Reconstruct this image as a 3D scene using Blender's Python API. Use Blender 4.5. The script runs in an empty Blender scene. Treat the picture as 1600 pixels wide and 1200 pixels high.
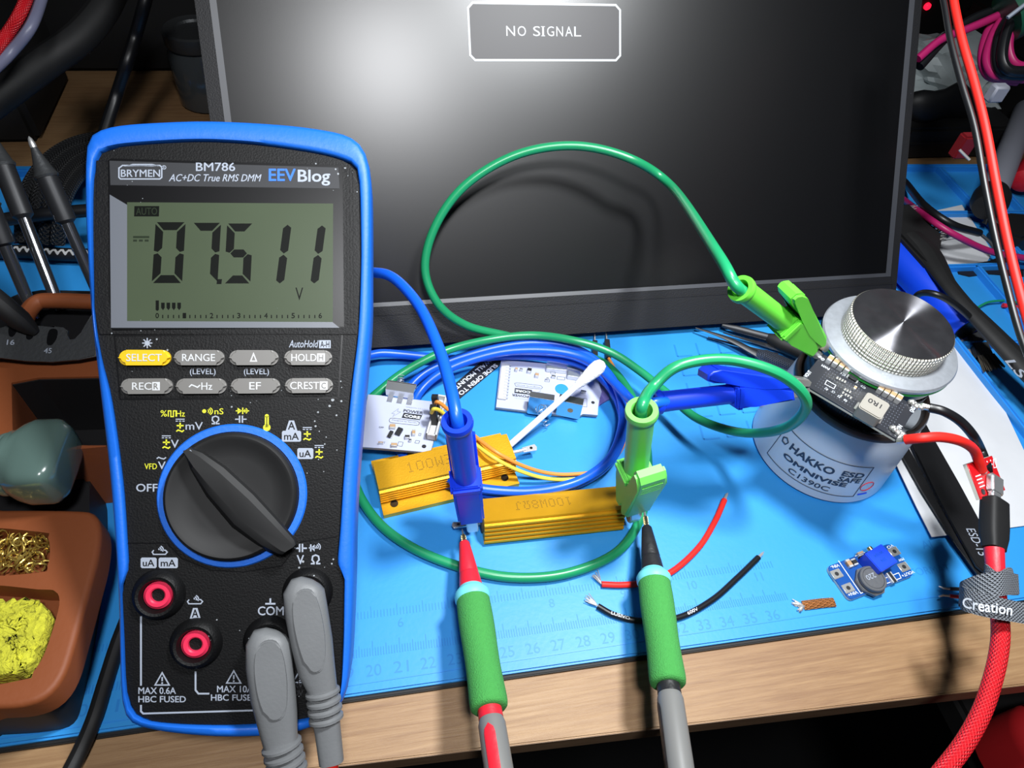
import bpy, bmesh, math, random
import numpy as np
from mathutils import Matrix, Vector
random.seed(7)
rng = np.random.RandomState(3)
SC = bpy.context.scene
COL = SC.collection
# everything below is modelled in centimetres and brought to metres at the very end
# ---------------------------------------------------------------- camera
FPX = 1080.0                                   # focal length in pixels of the 1600 px wide frame
CAM_R = np.array([[0.98170756, -0.07959358, 0.17295990],
                  [-0.17131135, -0.76567122, 0.62],
                  [0.08308239, -0.63828868, -0.76530051]])   # rows: bench axes X, Y, Z seen by the camera
CAM_C = np.array([1.43815442, -8.58458787, 26.69055911])    # cm above the mat
cam = bpy.data.cameras.new('camera')
cam.sensor_width = 36.0
cam.lens = 36.0 * FPX / 1600.0
cam.clip_start = 0.01
cam.clip_end = 20
camo = bpy.data.objects.new('camera', cam)
COL.objects.link(camo)
SC.camera = camo
_m = Matrix.Identity(4)
for i in range(3):
    _m[i][0] = CAM_R[i][0]; _m[i][1] = -CAM_R[i][1]; _m[i][2] = -CAM_R[i][2]; _m[i][3] = CAM_C[i] * 0.01
camo.matrix_world = _m
# ---------------------------------------------------------------- world, lamp, exposure
SC.view_settings.view_transform = 'Standard'
SC.view_settings.look = 'None'
SC.view_settings.gamma = 1
SC.view_settings.exposure = -0.1
SC.view_settings.use_curve_mapping = False
W = bpy.data.worlds.new('room_air')
SC.world = W
W.use_nodes = True
W.node_tree.nodes['Background'].inputs[0].default_value = (0.75, 0.87, 1.0, 1)
W.node_tree.nodes['Background'].inputs[1].default_value = 0.025


def lamp(name, loc, target, size, power, color, spread=180):
    l = bpy.data.lights.new(name, 'AREA')
    l.shape = 'DISK'; l.size = size; l.energy = power; l.color = color; l.spread = math.radians(spread)
    o = bpy.data.objects.new(name, l)
    COL.objects.link(o)
    o.location = Vector(loc) * 0.01
    o.rotation_euler = (Vector(target) - Vector(loc)).to_track_quat('-Z', 'Y').to_euler()
    return o


lamp('bench_lamp', (17, 7.0, 44), (11, 5, 0), 0.06, 1.45, (0.95, 0.98, 1.0), 120)
lamp('head_lamp', (3.8, -14, 55), (8, 7, 0), 0.07, 0.8, (0.97, 0.98, 1.0), 100)

# ---------------------------------------------------------------- picture rays, planes
def ray(px, py):
    return CAM_R @ np.array([(px - 800) / FPX, (py - 600) / FPX, 1.0])
def at(px, py, d):                              # point at camera depth d (cm)
    return CAM_C + ray(px, py) * d
def onz(px, py, z=0.0):                         # point at height z above the mat
    d = ray(px, py)
    return CAM_C + d * ((z - CAM_C[2]) / d[2])
def onp(px, py, o, n):
    d = ray(px, py)
    return CAM_C + d * (np.dot(np.array(o) - CAM_C, n) / np.dot(d, n))
def proj(P):
    v = CAM_R.T @ (np.array(P) - CAM_C)
    return np.array([800 + FPX * v[0] / v[2], 600 + FPX * v[1] / v[2]])
def at_dist(px, py, J, L, far=False):           # point of a ray at distance L from J
    d = ray(px, py); d = d / np.linalg.norm(d); q = CAM_C - J
    b = np.dot(d, q); c = np.dot(q, q) - L * L
    s = math.sqrt(max(0, b * b - c))
    return CAM_C + d * (-b + s if far else -b - s)
def nrm(v):
    v = np.array(v, float)
    return v / np.linalg.norm(v)


class Fr:
    """a right-handed frame: origin o, axes x, y, z"""
    def __init__(s, o, x, y=None, z=None):
        s.o = np.array(o, float)
        x = nrm(x)
        if z is None:
            y = np.array(y, float); y = nrm(y - x * np.dot(x, y)); z = np.cross(x, y)
        else:
            z = nrm(z); x = nrm(x - z * np.dot(x, z)); y = np.cross(z, x)
        s.x, s.y, s.z = x, y, z
    def m(s):
        M = Matrix.Identity(4)
        for i in range(3):
            M[i][0] = s.x[i]; M[i][1] = s.y[i]; M[i][2] = s.z[i]; M[i][3] = s.o[i]
        return M
    def p(s, a, b, c=0.0):
        return s.o + s.x * a + s.y * b + s.z * c
    def l(s, px, py, h=0.0):                    # picture point -> local x, y on the plane at local height h
        q = onp(px, py, s.o + s.z * h, s.z) - s.o
        return np.array([np.dot(q, s.x), np.dot(q, s.y)])
    def loc(s, P):
        q = np.array(P) - s.o
        return np.array([q @ s.x, q @ s.y, q @ s.z])
def flat(px, py, z, px2, py2, up=(0, 0, 1)):    # frame lying at height z, x axis towards the second point
    o = onz(px, py, z)
    return Fr(o, onz(px2, py2, z) - o, z=np.array(up, float))
I4 = Matrix.Identity(4)


# ---------------------------------------------------------------- mesh builder
_txt = {}
def glyphs(s, bold=0.0, shear=0.0):
    k = (s, bold, shear)
    if k not in _txt:
        c = bpy.data.curves.new('t', 'FONT')
        c.body = s; c.shear = shear; c.resolution_u = 3
        o = bpy.data.objects.new('t', c)
        me = bpy.data.meshes.new_from_object(o)
        v = np.array([p.co[:2] for p in me.vertices]).reshape(-1, 2)
        f = [tuple(p.vertices) for p in me.polygons]
        if bold:
            n = len(v); b = bold * 1.1
            v = np.concatenate([v + np.array(d) * b for d in ((0, 0), (1, 0), (-1, 0), (0, 1), (0, -1), (.7, .7), (-.7, -.7), (.7, -.7), (-.7, .7))])
            f = [tuple(i + n * k for i in q) for k in range(9) for q in f]
            zk = np.repeat(np.arange(9), n) * .0011
        else: zk = np.zeros(len(v))
        lo, hi = v.min(0), v.max(0)
        bpy.data.objects.remove(o); bpy.data.curves.remove(c); bpy.data.meshes.remove(me)
        _txt[k] = (np.c_[(v - lo) / (hi - lo), zk], f, (hi - lo)[0] / (hi - lo)[1])
    return _txt[k]


class MB:
    def __init__(s):
        s.v = []; s.f = []; s.m = []; s.mats = []; s.uv = []
    def mi(s, mat):
        if mat not in s.mats: s.mats.append(mat)
        return s.mats.index(mat)
    def add(s, vs, fs, mat, M=None, uv=None):
        b = len(s.v); k = s.mi(mat)
        if M is not None:
            if isinstance(M, Fr): M = M.m()
            vs = [M @ Vector(v) for v in vs]
        s.v += [tuple(v) for v in vs]
        s.uv += list(uv) if uv is not None else [(0, 0)] * len(vs)
        for f in fs:
            s.f.append([b + i for i in f]); s.m.append(k)
    def bm(s, bm, mat, M=None):
        bm.verts.ensure_lookup_table()
        s.add([v.co.copy() for v in bm.verts], [[v.index for v in f.verts] for f in bm.faces], mat, M)
        bm.free()
    def box(s, x0, x1, y0, y1, z0, z1, mat, bev=0.0, M=None, seg=2):
        bm = bmesh.new()
        bmesh.ops.create_cube(bm, size=1)
        for v in bm.verts:
            v.co = ((x0 + x1) / 2 + v.co.x * (x1 - x0), (y0 + y1) / 2 + v.co.y * (y1 - y0), (z0 + z1) / 2 + v.co.z * (z1 - z0))
        if bev: bmesh.ops.bevel(bm, geom=list(bm.edges), offset=bev, segments=seg, affect='EDGES')
        bm.verts.index_update()
        s.bm(bm, mat, M)
    def prism(s, poly, z0, z1, mat, bev=0.0, M=None, both=False, seg=2):
        bm = bmesh.new()
        a = [bm.verts.new((p[0], p[1], z0)) for p in poly]
        b = [bm.verts.new((p[0], p[1], z1)) for p in poly]
        n = len(poly)
        ar = sum(poly[i][0] * poly[(i + 1) % n][1] - poly[(i + 1) % n][0] * poly[i][1] for i in range(n))
        if ar < 0: a.reverse(); b.reverse()
        top = bm.faces.new(b); bot = bm.faces.new(a[::-1])
        for i in range(n): bm.faces.new((a[i], a[(i + 1) % n], b[(i + 1) % n], b[i]))
        if bev:
            g = list(top.edges) + (list(bot.edges) if both else [])
            bmesh.ops.bevel(bm, geom=g, offset=bev, segments=seg, affect='EDGES')
        bm.verts.index_update()
        s.bm(bm, mat, M)
    def poly(s, pts, z, mat, M=None):
        n = len(pts)
        ar = sum(pts[i][0] * pts[(i + 1) % n][1] - pts[(i + 1) % n][0] * pts[i][1] for i in range(n))
        if ar < 0: pts = pts[::-1]
        s.add([(p[0], p[1], z) for p in pts], [list(range(n))], mat, M)
    def line(s, pts, w, z, mat, M=None, closed=False):
        pts = [np.array(p[:2], float) for p in pts]
        if closed: pts = pts + [pts[0]]
        vs, fs = [], []
        for i, p in enumerate(pts):
            if closed and i in (0, len(pts) - 1): t0, t1 = nrm(pts[-1] - pts[-2]), nrm(pts[1] - pts[0])
            else:
                t0 = nrm(p - pts[i - 1]) if i else nrm(pts[1] - p)
                t1 = nrm(pts[i + 1] - p) if i < len(pts) - 1 else t0
            t = nrm(t0 + t1); k = w / 2 / max(.4, float(t @ t0)); nn = np.array([-t[1], t[0]])
            a, b = p + nn * k, p - nn * k
            vs += [(a[0], a[1], z), (b[0], b[1], z)]
        for i in range(len(pts) - 1): fs.append([2 * i + 1, 2 * i + 3, 2 * i + 2, 2 * i])
        s.add(vs, fs, mat, M)
    def disc(s, x, y, r, z, mat, M=None, n=24, r0=0):
        a = [(x + r * math.cos(t * 2 * math.pi / n), y + r * math.sin(t * 2 * math.pi / n)) for t in range(n)]
        if not r0: s.poly(a, z, mat, M)
        else:
            vs = [(p[0], p[1], z) for p in a] + [(x + (p[0] - x) * r0 / r, y + (p[1] - y) * r0 / r, z) for p in a]
            s.add(vs, [[i, (i + 1) % n, n + (i + 1) % n, n + i] for i in range(n)], mat, M)
    def lathe(s, prof, mat, M=None, seg=48, caps=True, shift=(0, 0)):
        vs, fs, uv = [], [], []
        for r, z in prof:
            for k in range(seg):
                t = 2 * math.pi * k / seg
                vs.append((shift[0] + r * math.cos(t), shift[1] + r * math.sin(t), z)); uv.append((k / seg, z))
        for j in range(len(prof) - 1):
            for k in range(seg):
                k2 = (k + 1) % seg
                fs.append([j * seg + k, j * seg + k2, (j + 1) * seg + k2, (j + 1) * seg + k])
        if caps:
            if prof[0][0] > 1e-6: fs.append(list(range(seg))[::-1])
            if prof[-1][0] > 1e-6: fs.append([(len(prof) - 1) * seg + k for k in range(seg)])
        s.add(vs, fs, mat, M, uv)
    def loft(s, rings, mat, M=None, caps=True, closed=True):
        n = len(rings[0]); vs = [tuple(p) for r in rings for p in r]; fs = []
        for j in range(len(rings) - 1):
            for k in range(n if closed else n - 1):
                k2 = (k + 1) % n
                fs.append([j * n + k, j * n + k2, (j + 1) * n + k2, (j + 1) * n + k])
        if caps and closed:
            fs.append(list(range(n))[::-1]); fs.append([(len(rings) - 1) * n + k for k in range(n)])
        s.add(vs, fs, mat, M)
    def tube(s, pts, r, mat, seg=12, caps=True, M=None, up=None, flat=1.0):
        pts = [np.array(p, float) for p in pts]
        n = len(pts)
        R = r if isinstance(r, (list, np.ndarray)) else [r] * n
        T = [nrm(pts[min(i + 1, n - 1)] - pts[max(i - 1, 0)]) for i in range(n)]
        u = np.array(up, float) if up is not None else (np.array([0, 0, 1.]) if abs(T[0][2]) < .9 else np.array([1., 0, 0]))
        vs, fs, uv = [], [], []; ln = 0
        for i in range(n):
            u = nrm(u - T[i] * (u @ T[i])); w = np.cross(T[i], u)
            if i: ln += np.linalg.norm(pts[i] - pts[i - 1])
            for k in range(seg + 1):
                t = 2 * math.pi * k / seg
                vs.append(pts[i] + (u * math.cos(t) * flat + w * math.sin(t)) * R[i]); uv.append((k / seg, ln))
        q = seg + 1
        for i in range(n - 1):
            for k in range(seg):
                fs.append([i * q + k, i * q + k + 1, (i + 1) * q + k + 1, (i + 1) * q + k])
        if caps:
            fs.append([k for k in range(seg)][::-1]); fs.append([(n - 1) * q + k for k in range(seg)])
        s.add(vs, fs, mat, M, uv)
    def text(s, t, x0, y0, x1, y1, mat, z=0.0, M=None, bold=0.0, shear=0.0):
        """text fitted into the local box (x0,y0)-(x1,y1): x0,y0 is where the text's lower left goes"""
        v, f, _ = glyphs(t, bold, shear)
        s.add([(x0 + p[0] * (x1 - x0), y0 + p[1] * (y1 - y0), z + p[2]) for p in v], f, mat, M)
    def textd(s, t, c, dx, h, mat, z, M=None, bold=0.0, shear=0.0, width=None):
        """text centred at local c, running along the 2D direction dx, letter height h"""
        v, f, a = glyphs(t, bold, shear)
        w = width or a * h; d = nrm(dx); u = np.array([-d[1], d[0]])
        q = [np.array(c) + d * (p[0] - .5) * w + u * (p[1] - .5) * h for p in v]
        s.add([(p[0], p[1], z + g[2]) for p, g in zip(q, v)], f, mat, M)


def spline(P, n=10):
    P = [np.array(p, float) for p in P]
    P = [2 * P[0] - P[1]] + P + [2 * P[-1] - P[-2]]
    out = []
    for i in range(1, len(P) - 2):
        p0, p1, p2, p3 = P[i - 1:i + 3]
        for k in range(n):
            t = k / n
            out.append(.5 * ((2 * p1) + (p2 - p0) * t + (2 * p0 - 5 * p1 + 4 * p2 - p3) * t * t + (3 * p1 - p0 - 3 * p2 + p3) * t ** 3))
    out.append(P[-2])
    return out
def softprism(mb, outline, z0, z1, m, r, n=110, seg=5, M=None):
    """solid with the given outline and a rounded top edge of radius r"""
    P = np.array([p[:2] for p in outline], float); P = np.r_[P, P[:1]]
    L = np.r_[0, np.cumsum(np.linalg.norm(np.diff(P, axis=0), axis=1))]
    t = np.linspace(0, L[-1], n, endpoint=False); Q = np.c_[np.interp(t, L, P[:, 0]), np.interp(t, L, P[:, 1])]
    if (Q[:, 0] * np.roll(Q[:, 1], -1) - np.roll(Q[:, 0], -1) * Q[:, 1]).sum() < 0: Q = Q[::-1]
    T = np.roll(Q, -2, 0) - np.roll(Q, 2, 0); T /= np.linalg.norm(T, axis=1)[:, None]; Nn = np.c_[-T[:, 1], T[:, 0]]
    rg = [[(q[0], q[1], z0) for q in Q]]
    for k in range(seg + 1):
        a = k / seg * math.pi / 2; o = Q + Nn * (r * (1 - math.cos(a)))
        rg.append([(q[0], q[1], z1 - r + r * math.sin(a)) for q in o])
    mb.loft(rg, m, M)
def rrect(w, h, r, n=6, cx=0, cy=0):
    out = []
    for k, (sx, sy) in enumerate(((1, 1), (-1, 1), (-1, -1), (1, -1))):
        for j in range(n + 1):
            t = (k + j / n) * math.pi / 2
            out.append((cx + sx * (w / 2 - r) + r * math.cos(t), cy + sy * (h / 2 - r) + r * math.sin(t)))
    return out
def smoothpoly(P, n=5):
    P = [np.array(p, float) for p in P]; N = len(P); out = []
    for i in range(N):
        p0, p1, p2, p3 = P[i - 1], P[i], P[(i + 1) % N], P[(i + 2) % N]
        for k in range(n):
            t = k / n
            out.append(.5 * ((2 * p1) + (p2 - p0) * t + (2 * p0 - 5 * p1 + 4 * p2 - p3) * t * t + (3 * p1 - p0 - 3 * p2 + p3) * t ** 3))
    return out


WM = {}
def thing(name, label, cat, fr=None, group=None):
    o = bpy.data.objects.new(name, None)
    COL.objects.link(o)
    M = fr.m() if isinstance(fr, Fr) else Matrix.Translation(Vector(fr if fr is not None else (0, 0, 0)))
    o.matrix_world = M; o.empty_display_size = .01
    WM[o.name] = M
    o['label'] = label; o['category'] = cat
    if group: o['group'] = group
    return o
def obj(name, mb, parent=None, label=None, cat=None, group=None, kind=None, smooth=38, world=False):
    v = [Vector(p) for p in mb.v]
    M = I4
    if parent is not None:
        M = WM[parent.name]
        if world:
            Mi = M.inverted(); v = [Mi @ p for p in v]
    else:
        a = np.array([p[:] for p in v]); c = Vector(((a[:, 0].min() + a[:, 0].max()) / 2, (a[:, 1].min() + a[:, 1].max()) / 2, a[:, 2].min()))
        M = Matrix.Translation(c); v = [p - c for p in v]
    me = bpy.data.meshes.new(name)
    me.from_pydata([p[:] for p in v], [], mb.f)
    for m in mb.mats: me.materials.append(m)
    me.polygons.foreach_set('material_index', mb.m)
    me.polygons.foreach_set('use_smooth', [True] * len(mb.f))
    ul = me.uv_layers.new(name='UVMap')
    li = np.zeros(len(me.loops), int); me.loops.foreach_get('vertex_index', li)
    ul.data.foreach_set('uv', np.array(mb.uv, float)[li].ravel())
    me.update()
    me.set_sharp_from_angle(angle=math.radians(smooth))
    o = bpy.data.objects.new(name, me)
    COL.objects.link(o)
    if parent is not None: o.parent = parent; WM[o.name] = M
    else: o.matrix_world = M; WM[o.name] = M
    if label: o['label'] = label
    if cat: o['category'] = cat
    if group: o['group'] = group
    if kind: o['kind'] = kind
    return o


# ---------------------------------------------------------------- materials
def lin(c):
    return tuple(((x / 255) / 12.92 if x / 255 <= .04045 else ((x / 255 + .055) / 1.055) ** 2.4) for x in c) + (1,)
def mat(name, rgb, rough=.5, metal=0., var=None, bump=None, spec=.5, coat=0., dust=0., emit=None, alpha=1., sheen=0., trans=0.):
    """var=(scale, amount) colour mottling, bump=(scale, strength), both in object space"""
    m = bpy.data.materials.new(name); m.use_nodes = True
    nt = m.node_tree; b = nt.nodes['Principled BSDF']; N = nt.nodes.new; L = nt.links.new
    col = lin(rgb)
    b.inputs['Base Color'].default_value = col
    b.inputs['Roughness'].default_value = rough
    b.inputs['Metallic'].default_value = metal
    b.inputs['Specular IOR Level'].default_value = spec
    b.inputs['Coat Weight'].default_value = coat
    b.inputs['Coat Roughness'].default_value = .12
    b.inputs['Alpha'].default_value = alpha
    b.inputs['Transmission Weight'].default_value = trans
    if sheen: b.inputs['Sheen Weight'].default_value = sheen
    if emit: b.inputs['Emission Color'].default_value = col; b.inputs['Emission Strength'].default_value = emit
    tc = N('ShaderNodeTexCoord') if (var or bump or dust) else None
    src = None
    if var:
        n = N('ShaderNodeTexNoise'); n.inputs['Scale'].default_value = var[0]; n.inputs['Detail'].default_value = 4
        L(tc.outputs['Object'], n.inputs['Vector'])
        r = N('ShaderNodeMapRange'); r.inputs[1].default_value = .3; r.inputs[2].default_value = .7
        r.inputs[3].default_value = 1 - var[1]; r.inputs[4].default_value = 1 + var[1]
        L(n.outputs['Fac'], r.inputs[0])
        x = N('ShaderNodeMix'); x.data_type = 'RGBA'; x.blend_type = 'MULTIPLY'; x.inputs[0].default_value = 1
        x.inputs[6].default_value = col; L(r.outputs[0], x.inputs[7]); src = x.outputs[2]
    if dust:
        v = N('ShaderNodeTexVoronoi'); v.inputs['Scale'].default_value = 420; v.inputs['Randomness'].default_value = 1
        L(tc.outputs['Object'], v.inputs['Vector'])
        n2 = N('ShaderNodeTexNoise'); n2.inputs['Scale'].default_value = 45; n2.inputs['Detail'].default_value = 3
        L(tc.outputs['Object'], n2.inputs['Vector'])
        q = N('ShaderNodeMath'); q.operation = 'LESS_THAN'; L(v.outputs['Distance'], q.inputs[0])
        th = N('ShaderNodeMapRange'); th.inputs[1].default_value = .52; th.inputs[2].default_value = .75; th.inputs[3].default_value = 0; th.inputs[4].default_value = .28 * dust
        L(n2.outputs['Fac'], th.inputs[0]); L(th.outputs[0], q.inputs[1])
        x = N('ShaderNodeMix'); x.data_type = 'RGBA'; L(q.outputs[0], x.inputs[0])
        if src: L(src, x.inputs[6])
        else: x.inputs[6].default_value = col
        x.inputs[7].default_value = lin((150, 155, 160)); src = x.outputs[2]
    if src: L(src, b.inputs['Base Color'])
    if bump:
        n = N('ShaderNodeTexNoise'); n.inputs['Scale'].default_value = bump[0]; n.inputs['Detail'].default_value = 3
        L(tc.outputs['Object'], n.inputs['Vector'])
        bp = N('ShaderNodeBump'); bp.inputs['Strength'].default_value = bump[1]; bp.inputs['Distance'].default_value = .002
        L(n.outputs['Fac'], bp.inputs['Height']); L(bp.outputs[0], b.inputs['Normal'])
    return m
def bump_from(m, fn, strength=.5, dist=.001):
    """drive a material's bump by a small math graph: fn(nt) returns a height socket"""
    nt = m.node_tree; b = nt.nodes['Principled BSDF']
    bp = nt.nodes.new('ShaderNodeBump'); bp.inputs['Strength'].default_value = strength; bp.inputs['Distance'].default_value = dist
    nt.links.new(fn(nt), bp.inputs['Height']); nt.links.new(bp.outputs[0], b.inputs['Normal'])
def mth(nt, op, a, b=None):
    n = nt.nodes.new('ShaderNodeMath'); n.operation = op
    for i, x in enumerate((a, b)):
        if x is None: continue
        if isinstance(x, (int, float)): n.inputs[i].default_value = x
        else: nt.links.new(x, n.inputs[i])
    return n.outputs[0]
def weave(ku, kv):
    def fn(nt):
        tc = nt.nodes.new('ShaderNodeTexCoord'); sp = nt.nodes.new('ShaderNodeSeparateXYZ')
        nt.links.new(tc.outputs['UV'], sp.inputs[0])
        u = mth(nt, 'MULTIPLY', sp.outputs[0], ku * 2 * math.pi); v = mth(nt, 'MULTIPLY', sp.outputs[1], kv * 2 * math.pi)
        return mth(nt, 'MAXIMUM', mth(nt, 'SINE', mth(nt, 'ADD', u, v)), mth(nt, 'SINE', mth(nt, 'SUBTRACT', u, v)))
    return fn
def knurl(ka, kz):
    def fn(nt):
        tc = nt.nodes.new('ShaderNodeTexCoord'); sp = nt.nodes.new('ShaderNodeSeparateXYZ')
        nt.links.new(tc.outputs['Object'], sp.inputs[0])
        a = mth(nt, 'MULTIPLY', mth(nt, 'ARCTAN2', sp.outputs[1], sp.outputs[0]), float(ka)); z = mth(nt, 'MULTIPLY', sp.outputs[2], float(kz))
        return mth(nt, 'MULTIPLY', mth(nt, 'SINE', mth(nt, 'ADD', a, z)), mth(nt, 'SINE', mth(nt, 'SUBTRACT', a, z)))
    return fn


K = {}
K['black'] = mat('black plastic', (20, 20, 22), .5, bump=(900, .05))
K['blackgloss'] = mat('glossy black plastic', (12, 12, 14), .25)
K['blackrub'] = mat('black rubber', (17, 17, 18), .65, var=(60, .2))
K['blackwire'] = mat('black insulation', (20, 21, 24), .38)
K['white'] = mat('white silkscreen', (225, 232, 240), .6)
K['paper'] = mat('white paper', (206, 208, 212), .8, var=(40, .04), bump=(80, .12))
K['steel'] = mat('plated steel', (200, 200, 196), .3, .8, var=(90, .12))
K['tin'] = mat('tinned copper', (210, 210, 210), .38, .7)
K['solder'] = mat('solder', (215, 215, 212), .32, .8)
K['brass'] = mat('brass', (214, 182, 110), .3, 1.)
K['red'] = mat('red insulation', (226, 40, 32), .48, var=(50, .08), spec=.35)
K['darkgrey'] = mat('dark grey plastic', (60, 62, 66), .5)
K['grey'] = mat('grey rubber', (122, 124, 126), .55, var=(50, .05))
# ================================================================ SETTING
def wood_mat(name, a, b, c, rough=.5):
    m = mat(name, a, rough); nt = m.node_tree; N = nt.nodes.new; L = nt.links.new; bs = nt.nodes['Principled BSDF']
    tc = N('ShaderNodeTexCoord'); mp = N('ShaderNodeMapping'); mp.inputs['Scale'].default_value = (16, 420, 420)
    mp.inputs['Rotation'].default_value = (0, 0, .05)
    L(tc.outputs['Object'], mp.inputs[0])
    n = N('ShaderNodeTexNoise'); n.inputs['Scale'].default_value = 1.6; n.inputs['Detail'].default_value = 9; n.inputs['Roughness'].default_value = .72; n.inputs['Distortion'].default_value = .5
    L(mp.outputs[0], n.inputs['Vector'])
    n2 = N('ShaderNodeTexNoise'); n2.inputs['Scale'].default_value = 9; n2.inputs['Detail'].default_value = 4
    mp2 = N('ShaderNodeMapping'); mp2.inputs['Scale'].default_value = (.8, 2.5, 1); L(tc.outputs['Object'], mp2.inputs[0]); L(mp2.outputs[0], n2.inputs['Vector'])
    r = N('ShaderNodeValToRGB'); e = r.color_ramp.elements
    e[0].position = .30; e[0].color = lin(c); e[1].position = .72; e[1].color = lin(b)
    k = e.new(.5); k.color = lin(a)
    ad = N('ShaderNodeMath'); ad.operation = 'MULTIPLY_ADD'; ad.inputs[1].default_value = .55; 
    L(n.outputs['Fac'], ad.inputs[0]); 
    m2 = N('ShaderNodeMath'); m2.operation = 'MULTIPLY'; m2.inputs[1].default_value = .45; L(n2.outputs['Fac'], m2.inputs[0]); L(m2.outputs[0], ad.inputs[2])
    L(ad.outputs[0], r.inputs[0])
    L(r.outputs[0], bs.inputs['Base Color'])
    bp = N('ShaderNodeBump'); bp.inputs['Strength'].default_value = .25; bp.inputs['Distance'].default_value = .001
    L(n.outputs['Fac'], bp.inputs['Height']); L(bp.outputs[0], bs.inputs['Normal'])
    return m


K['wood'] = wood_mat('oiled wood', (152, 118, 82), (182, 148, 108), (116, 80, 52))
K['woodedge'] = wood_mat('sawn wood edge', (122, 96, 72), (150, 120, 92), (88, 64, 44))
K['blue'] = mat('blue silicone', (46, 144, 218), .45, var=(14, .07), bump=(500, .03), spec=.45)
K['bluemark'] = mat('moulded blue silicone', (32, 128, 208), .5)
K['blueridge'] = mat('blue silicone wall', (42, 140, 224), .45)
K['bench_dark'] = mat('dark wall paint', (20, 20, 22), .9)

def sheet(poly, z0, z1, m, bev=0):
    mb = MB(); mb.prism(poly, z0, z1, m, bev, both=bool(bev)); return mb
obj('floor', sheet([(-160, -140), (180, -140), (180, 110), (-160, 110)], -76, -75, K['bench_dark']), kind='structure')
obj('wall_back', sheet([(-160, 96), (180, 96), (180, 98), (-160, 98)], -75, 120, K['bench_dark']), kind='structure')

bench = thing('workbench', 'pale brown wooden bench top with worn front edge, under the blue mat', 'workbench', (10, 20, -1.55))
wf = lambda x: -2.93 - .0485 * (x + .44)
mb = MB(); mb.prism([(-90, wf(-90)), (100, wf(100)), (100, 75), (-90, 75)], -1.55, -.35, K['wood'], .05)
obj('bench_top', mb, bench, world=True)
mb = MB(); mb.prism([(-90, wf(-90) - .02), (100, wf(100) - .02), (100, wf(100) + .1), (-90, wf(-90) + .1)], -1.6, -.42, K['woodedge'])
obj('front_edge', mb, bench, world=True, label='darker sawn front edge of the bench')
for x, y in ((-80, 8), (90, 2), (-80, 68), (90, 68)):
    mb = MB(); mb.box(x - 3, x + 3, y - 3, y + 3, -75, -1.5, K['woodedge'], .2); obj('leg', mb, bench, world=True)

# ---- blue silicone mat
mf = lambda x: -.70 - .0105 * (x + 12.3)
FL, FRR = -23.5, 53.0
mat_o = thing('soldering_mat', 'bright blue silicone soldering mat with moulded ruler and tray walls on the bench', 'mat', (10, 15, -.35))
back = lambda x: 33.6 - .05 * (x + 20)
mb = MB(); mb.prism([(FL, mf(FL) + .06), (FRR, mf(FRR) + .06), (FRR, back(FRR)), (FL, back(FL))], -.2, 0, K['blue'], .08)
obj('surface', mb, mat_o, world=True)
mb = MB(); mb.prism([(FL - .05, mf(FL) - .08), (FRR + .05, mf(FRR) - .08), (FRR + .05, back(FRR) + .1), (FL - .05, back(FL) + .1)], -.35, -.19, K['blackrub'], .04)
obj('backing', mb, mat_o, world=True, label='black edge under the blue mat')
# ruler: the number 20 lies at x=0, one centimetre per number
mb = MB()
for i in range(-22, 17):
    n = i + 20
    if n > 0:
        t = str(n)
        mb.textd(t, (i, .02 + mf(i) - mf(0)), (1, -.01), .42, K['bluemark'], .006, width=.28 * len(t))
    for k in range(10):
        x = i + k / 10; L = .55 if k == 0 else (.42 if k == 5 else .3)
        y = .55 + mf(x) - mf(0)
        mb.box(x - .018, x + .018, y, y + L, -.01, .012, K['bluemark'])
    if i % 2 == 0 or True:
        for k in range(8):
            x = i + k / 8; y = 2.0 + mf(x) - mf(0)
            mb.box(x - .015, x + .015, y, y + (.45 if k == 0 else .28), -.01, .012, K['bluemark'])
    if i % 3 == 1: mb.textd(str(6 + i // 3), (i + .1, 1.68 + mf(i) - mf(0)), (1, -.01), .36, K['bluemark'], .006)
obj('ruler_marks', mb, mat_o, world=True, label='moulded ruler along the front of the mat')
mb = MB()
mb.box(-22, 25.4, -.42, -.36, -.02, .02, K['blueridge'], 0)
mb.textd('AI', (24.4, 1.9), (1, -.05), .4, K['bluemark'], .004); mb.textd('FORMAT', (23.9, .75), (1, -.02), .34, K['bluemark'], .004)
obj('moulded_line', mb, mat_o, world=True)
# tray walls to the right and at the back
def wall(mbx, a, b, h=.55, w=.32):
    a = np.array(a, float); b = np.array(b, float); d = nrm(b - a); p = np.array([-d[1], d[0]]) * w / 2
    mbx.prism([a + p, a - p, b - p, b + p], -.05, h, K['blueridge'], .1)
segs = [((26.1, -.3), (26.1, 3.2)), ((33.2, .2), (33.2, 32)), ((33.4, 6), (51, 5.4)), ((33.4, 13), (51, 12.4)), ((33.4, 19.5), (51, 18.9)),
        ((33.4, 25), (51, 24.2)), ((38.5, 13), (38.6, 19.4)), ((42.5, 19.2), (42.7, 30)), ((33, 30.6), (52.5, 29.8)), ((52.5, -.6), (52.5, 29.8)),
        ((46, 24.5), (46.4, 29.8)), ((-22.5, 32.6), (33, 30.6)), ((-22.8, 0), (-22.8, 32.5))]
for k, (a, b) in enumerate(segs):
    mb = MB(); wall(mb, a, b, .22 if k == 0 else .5); obj('tray_wall', mb, mat_o, world=True)
# small raised squares (key outlines) near the vise
mb = MB()
for i in range(4):
    for j in range(5):
        fx, fy = 16.2 + i * 1.25 + j * .12, 8.6 + j * 1.35
        mb.line([(fx, fy), (fx + .85, fy)], .09, .012, K['bluemark']); mb.line([(fx, fy), (fx + .1, fy + .85)], .09, .012, K['bluemark'])
obj('key_outlines', mb, mat_o, world=True)

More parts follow.
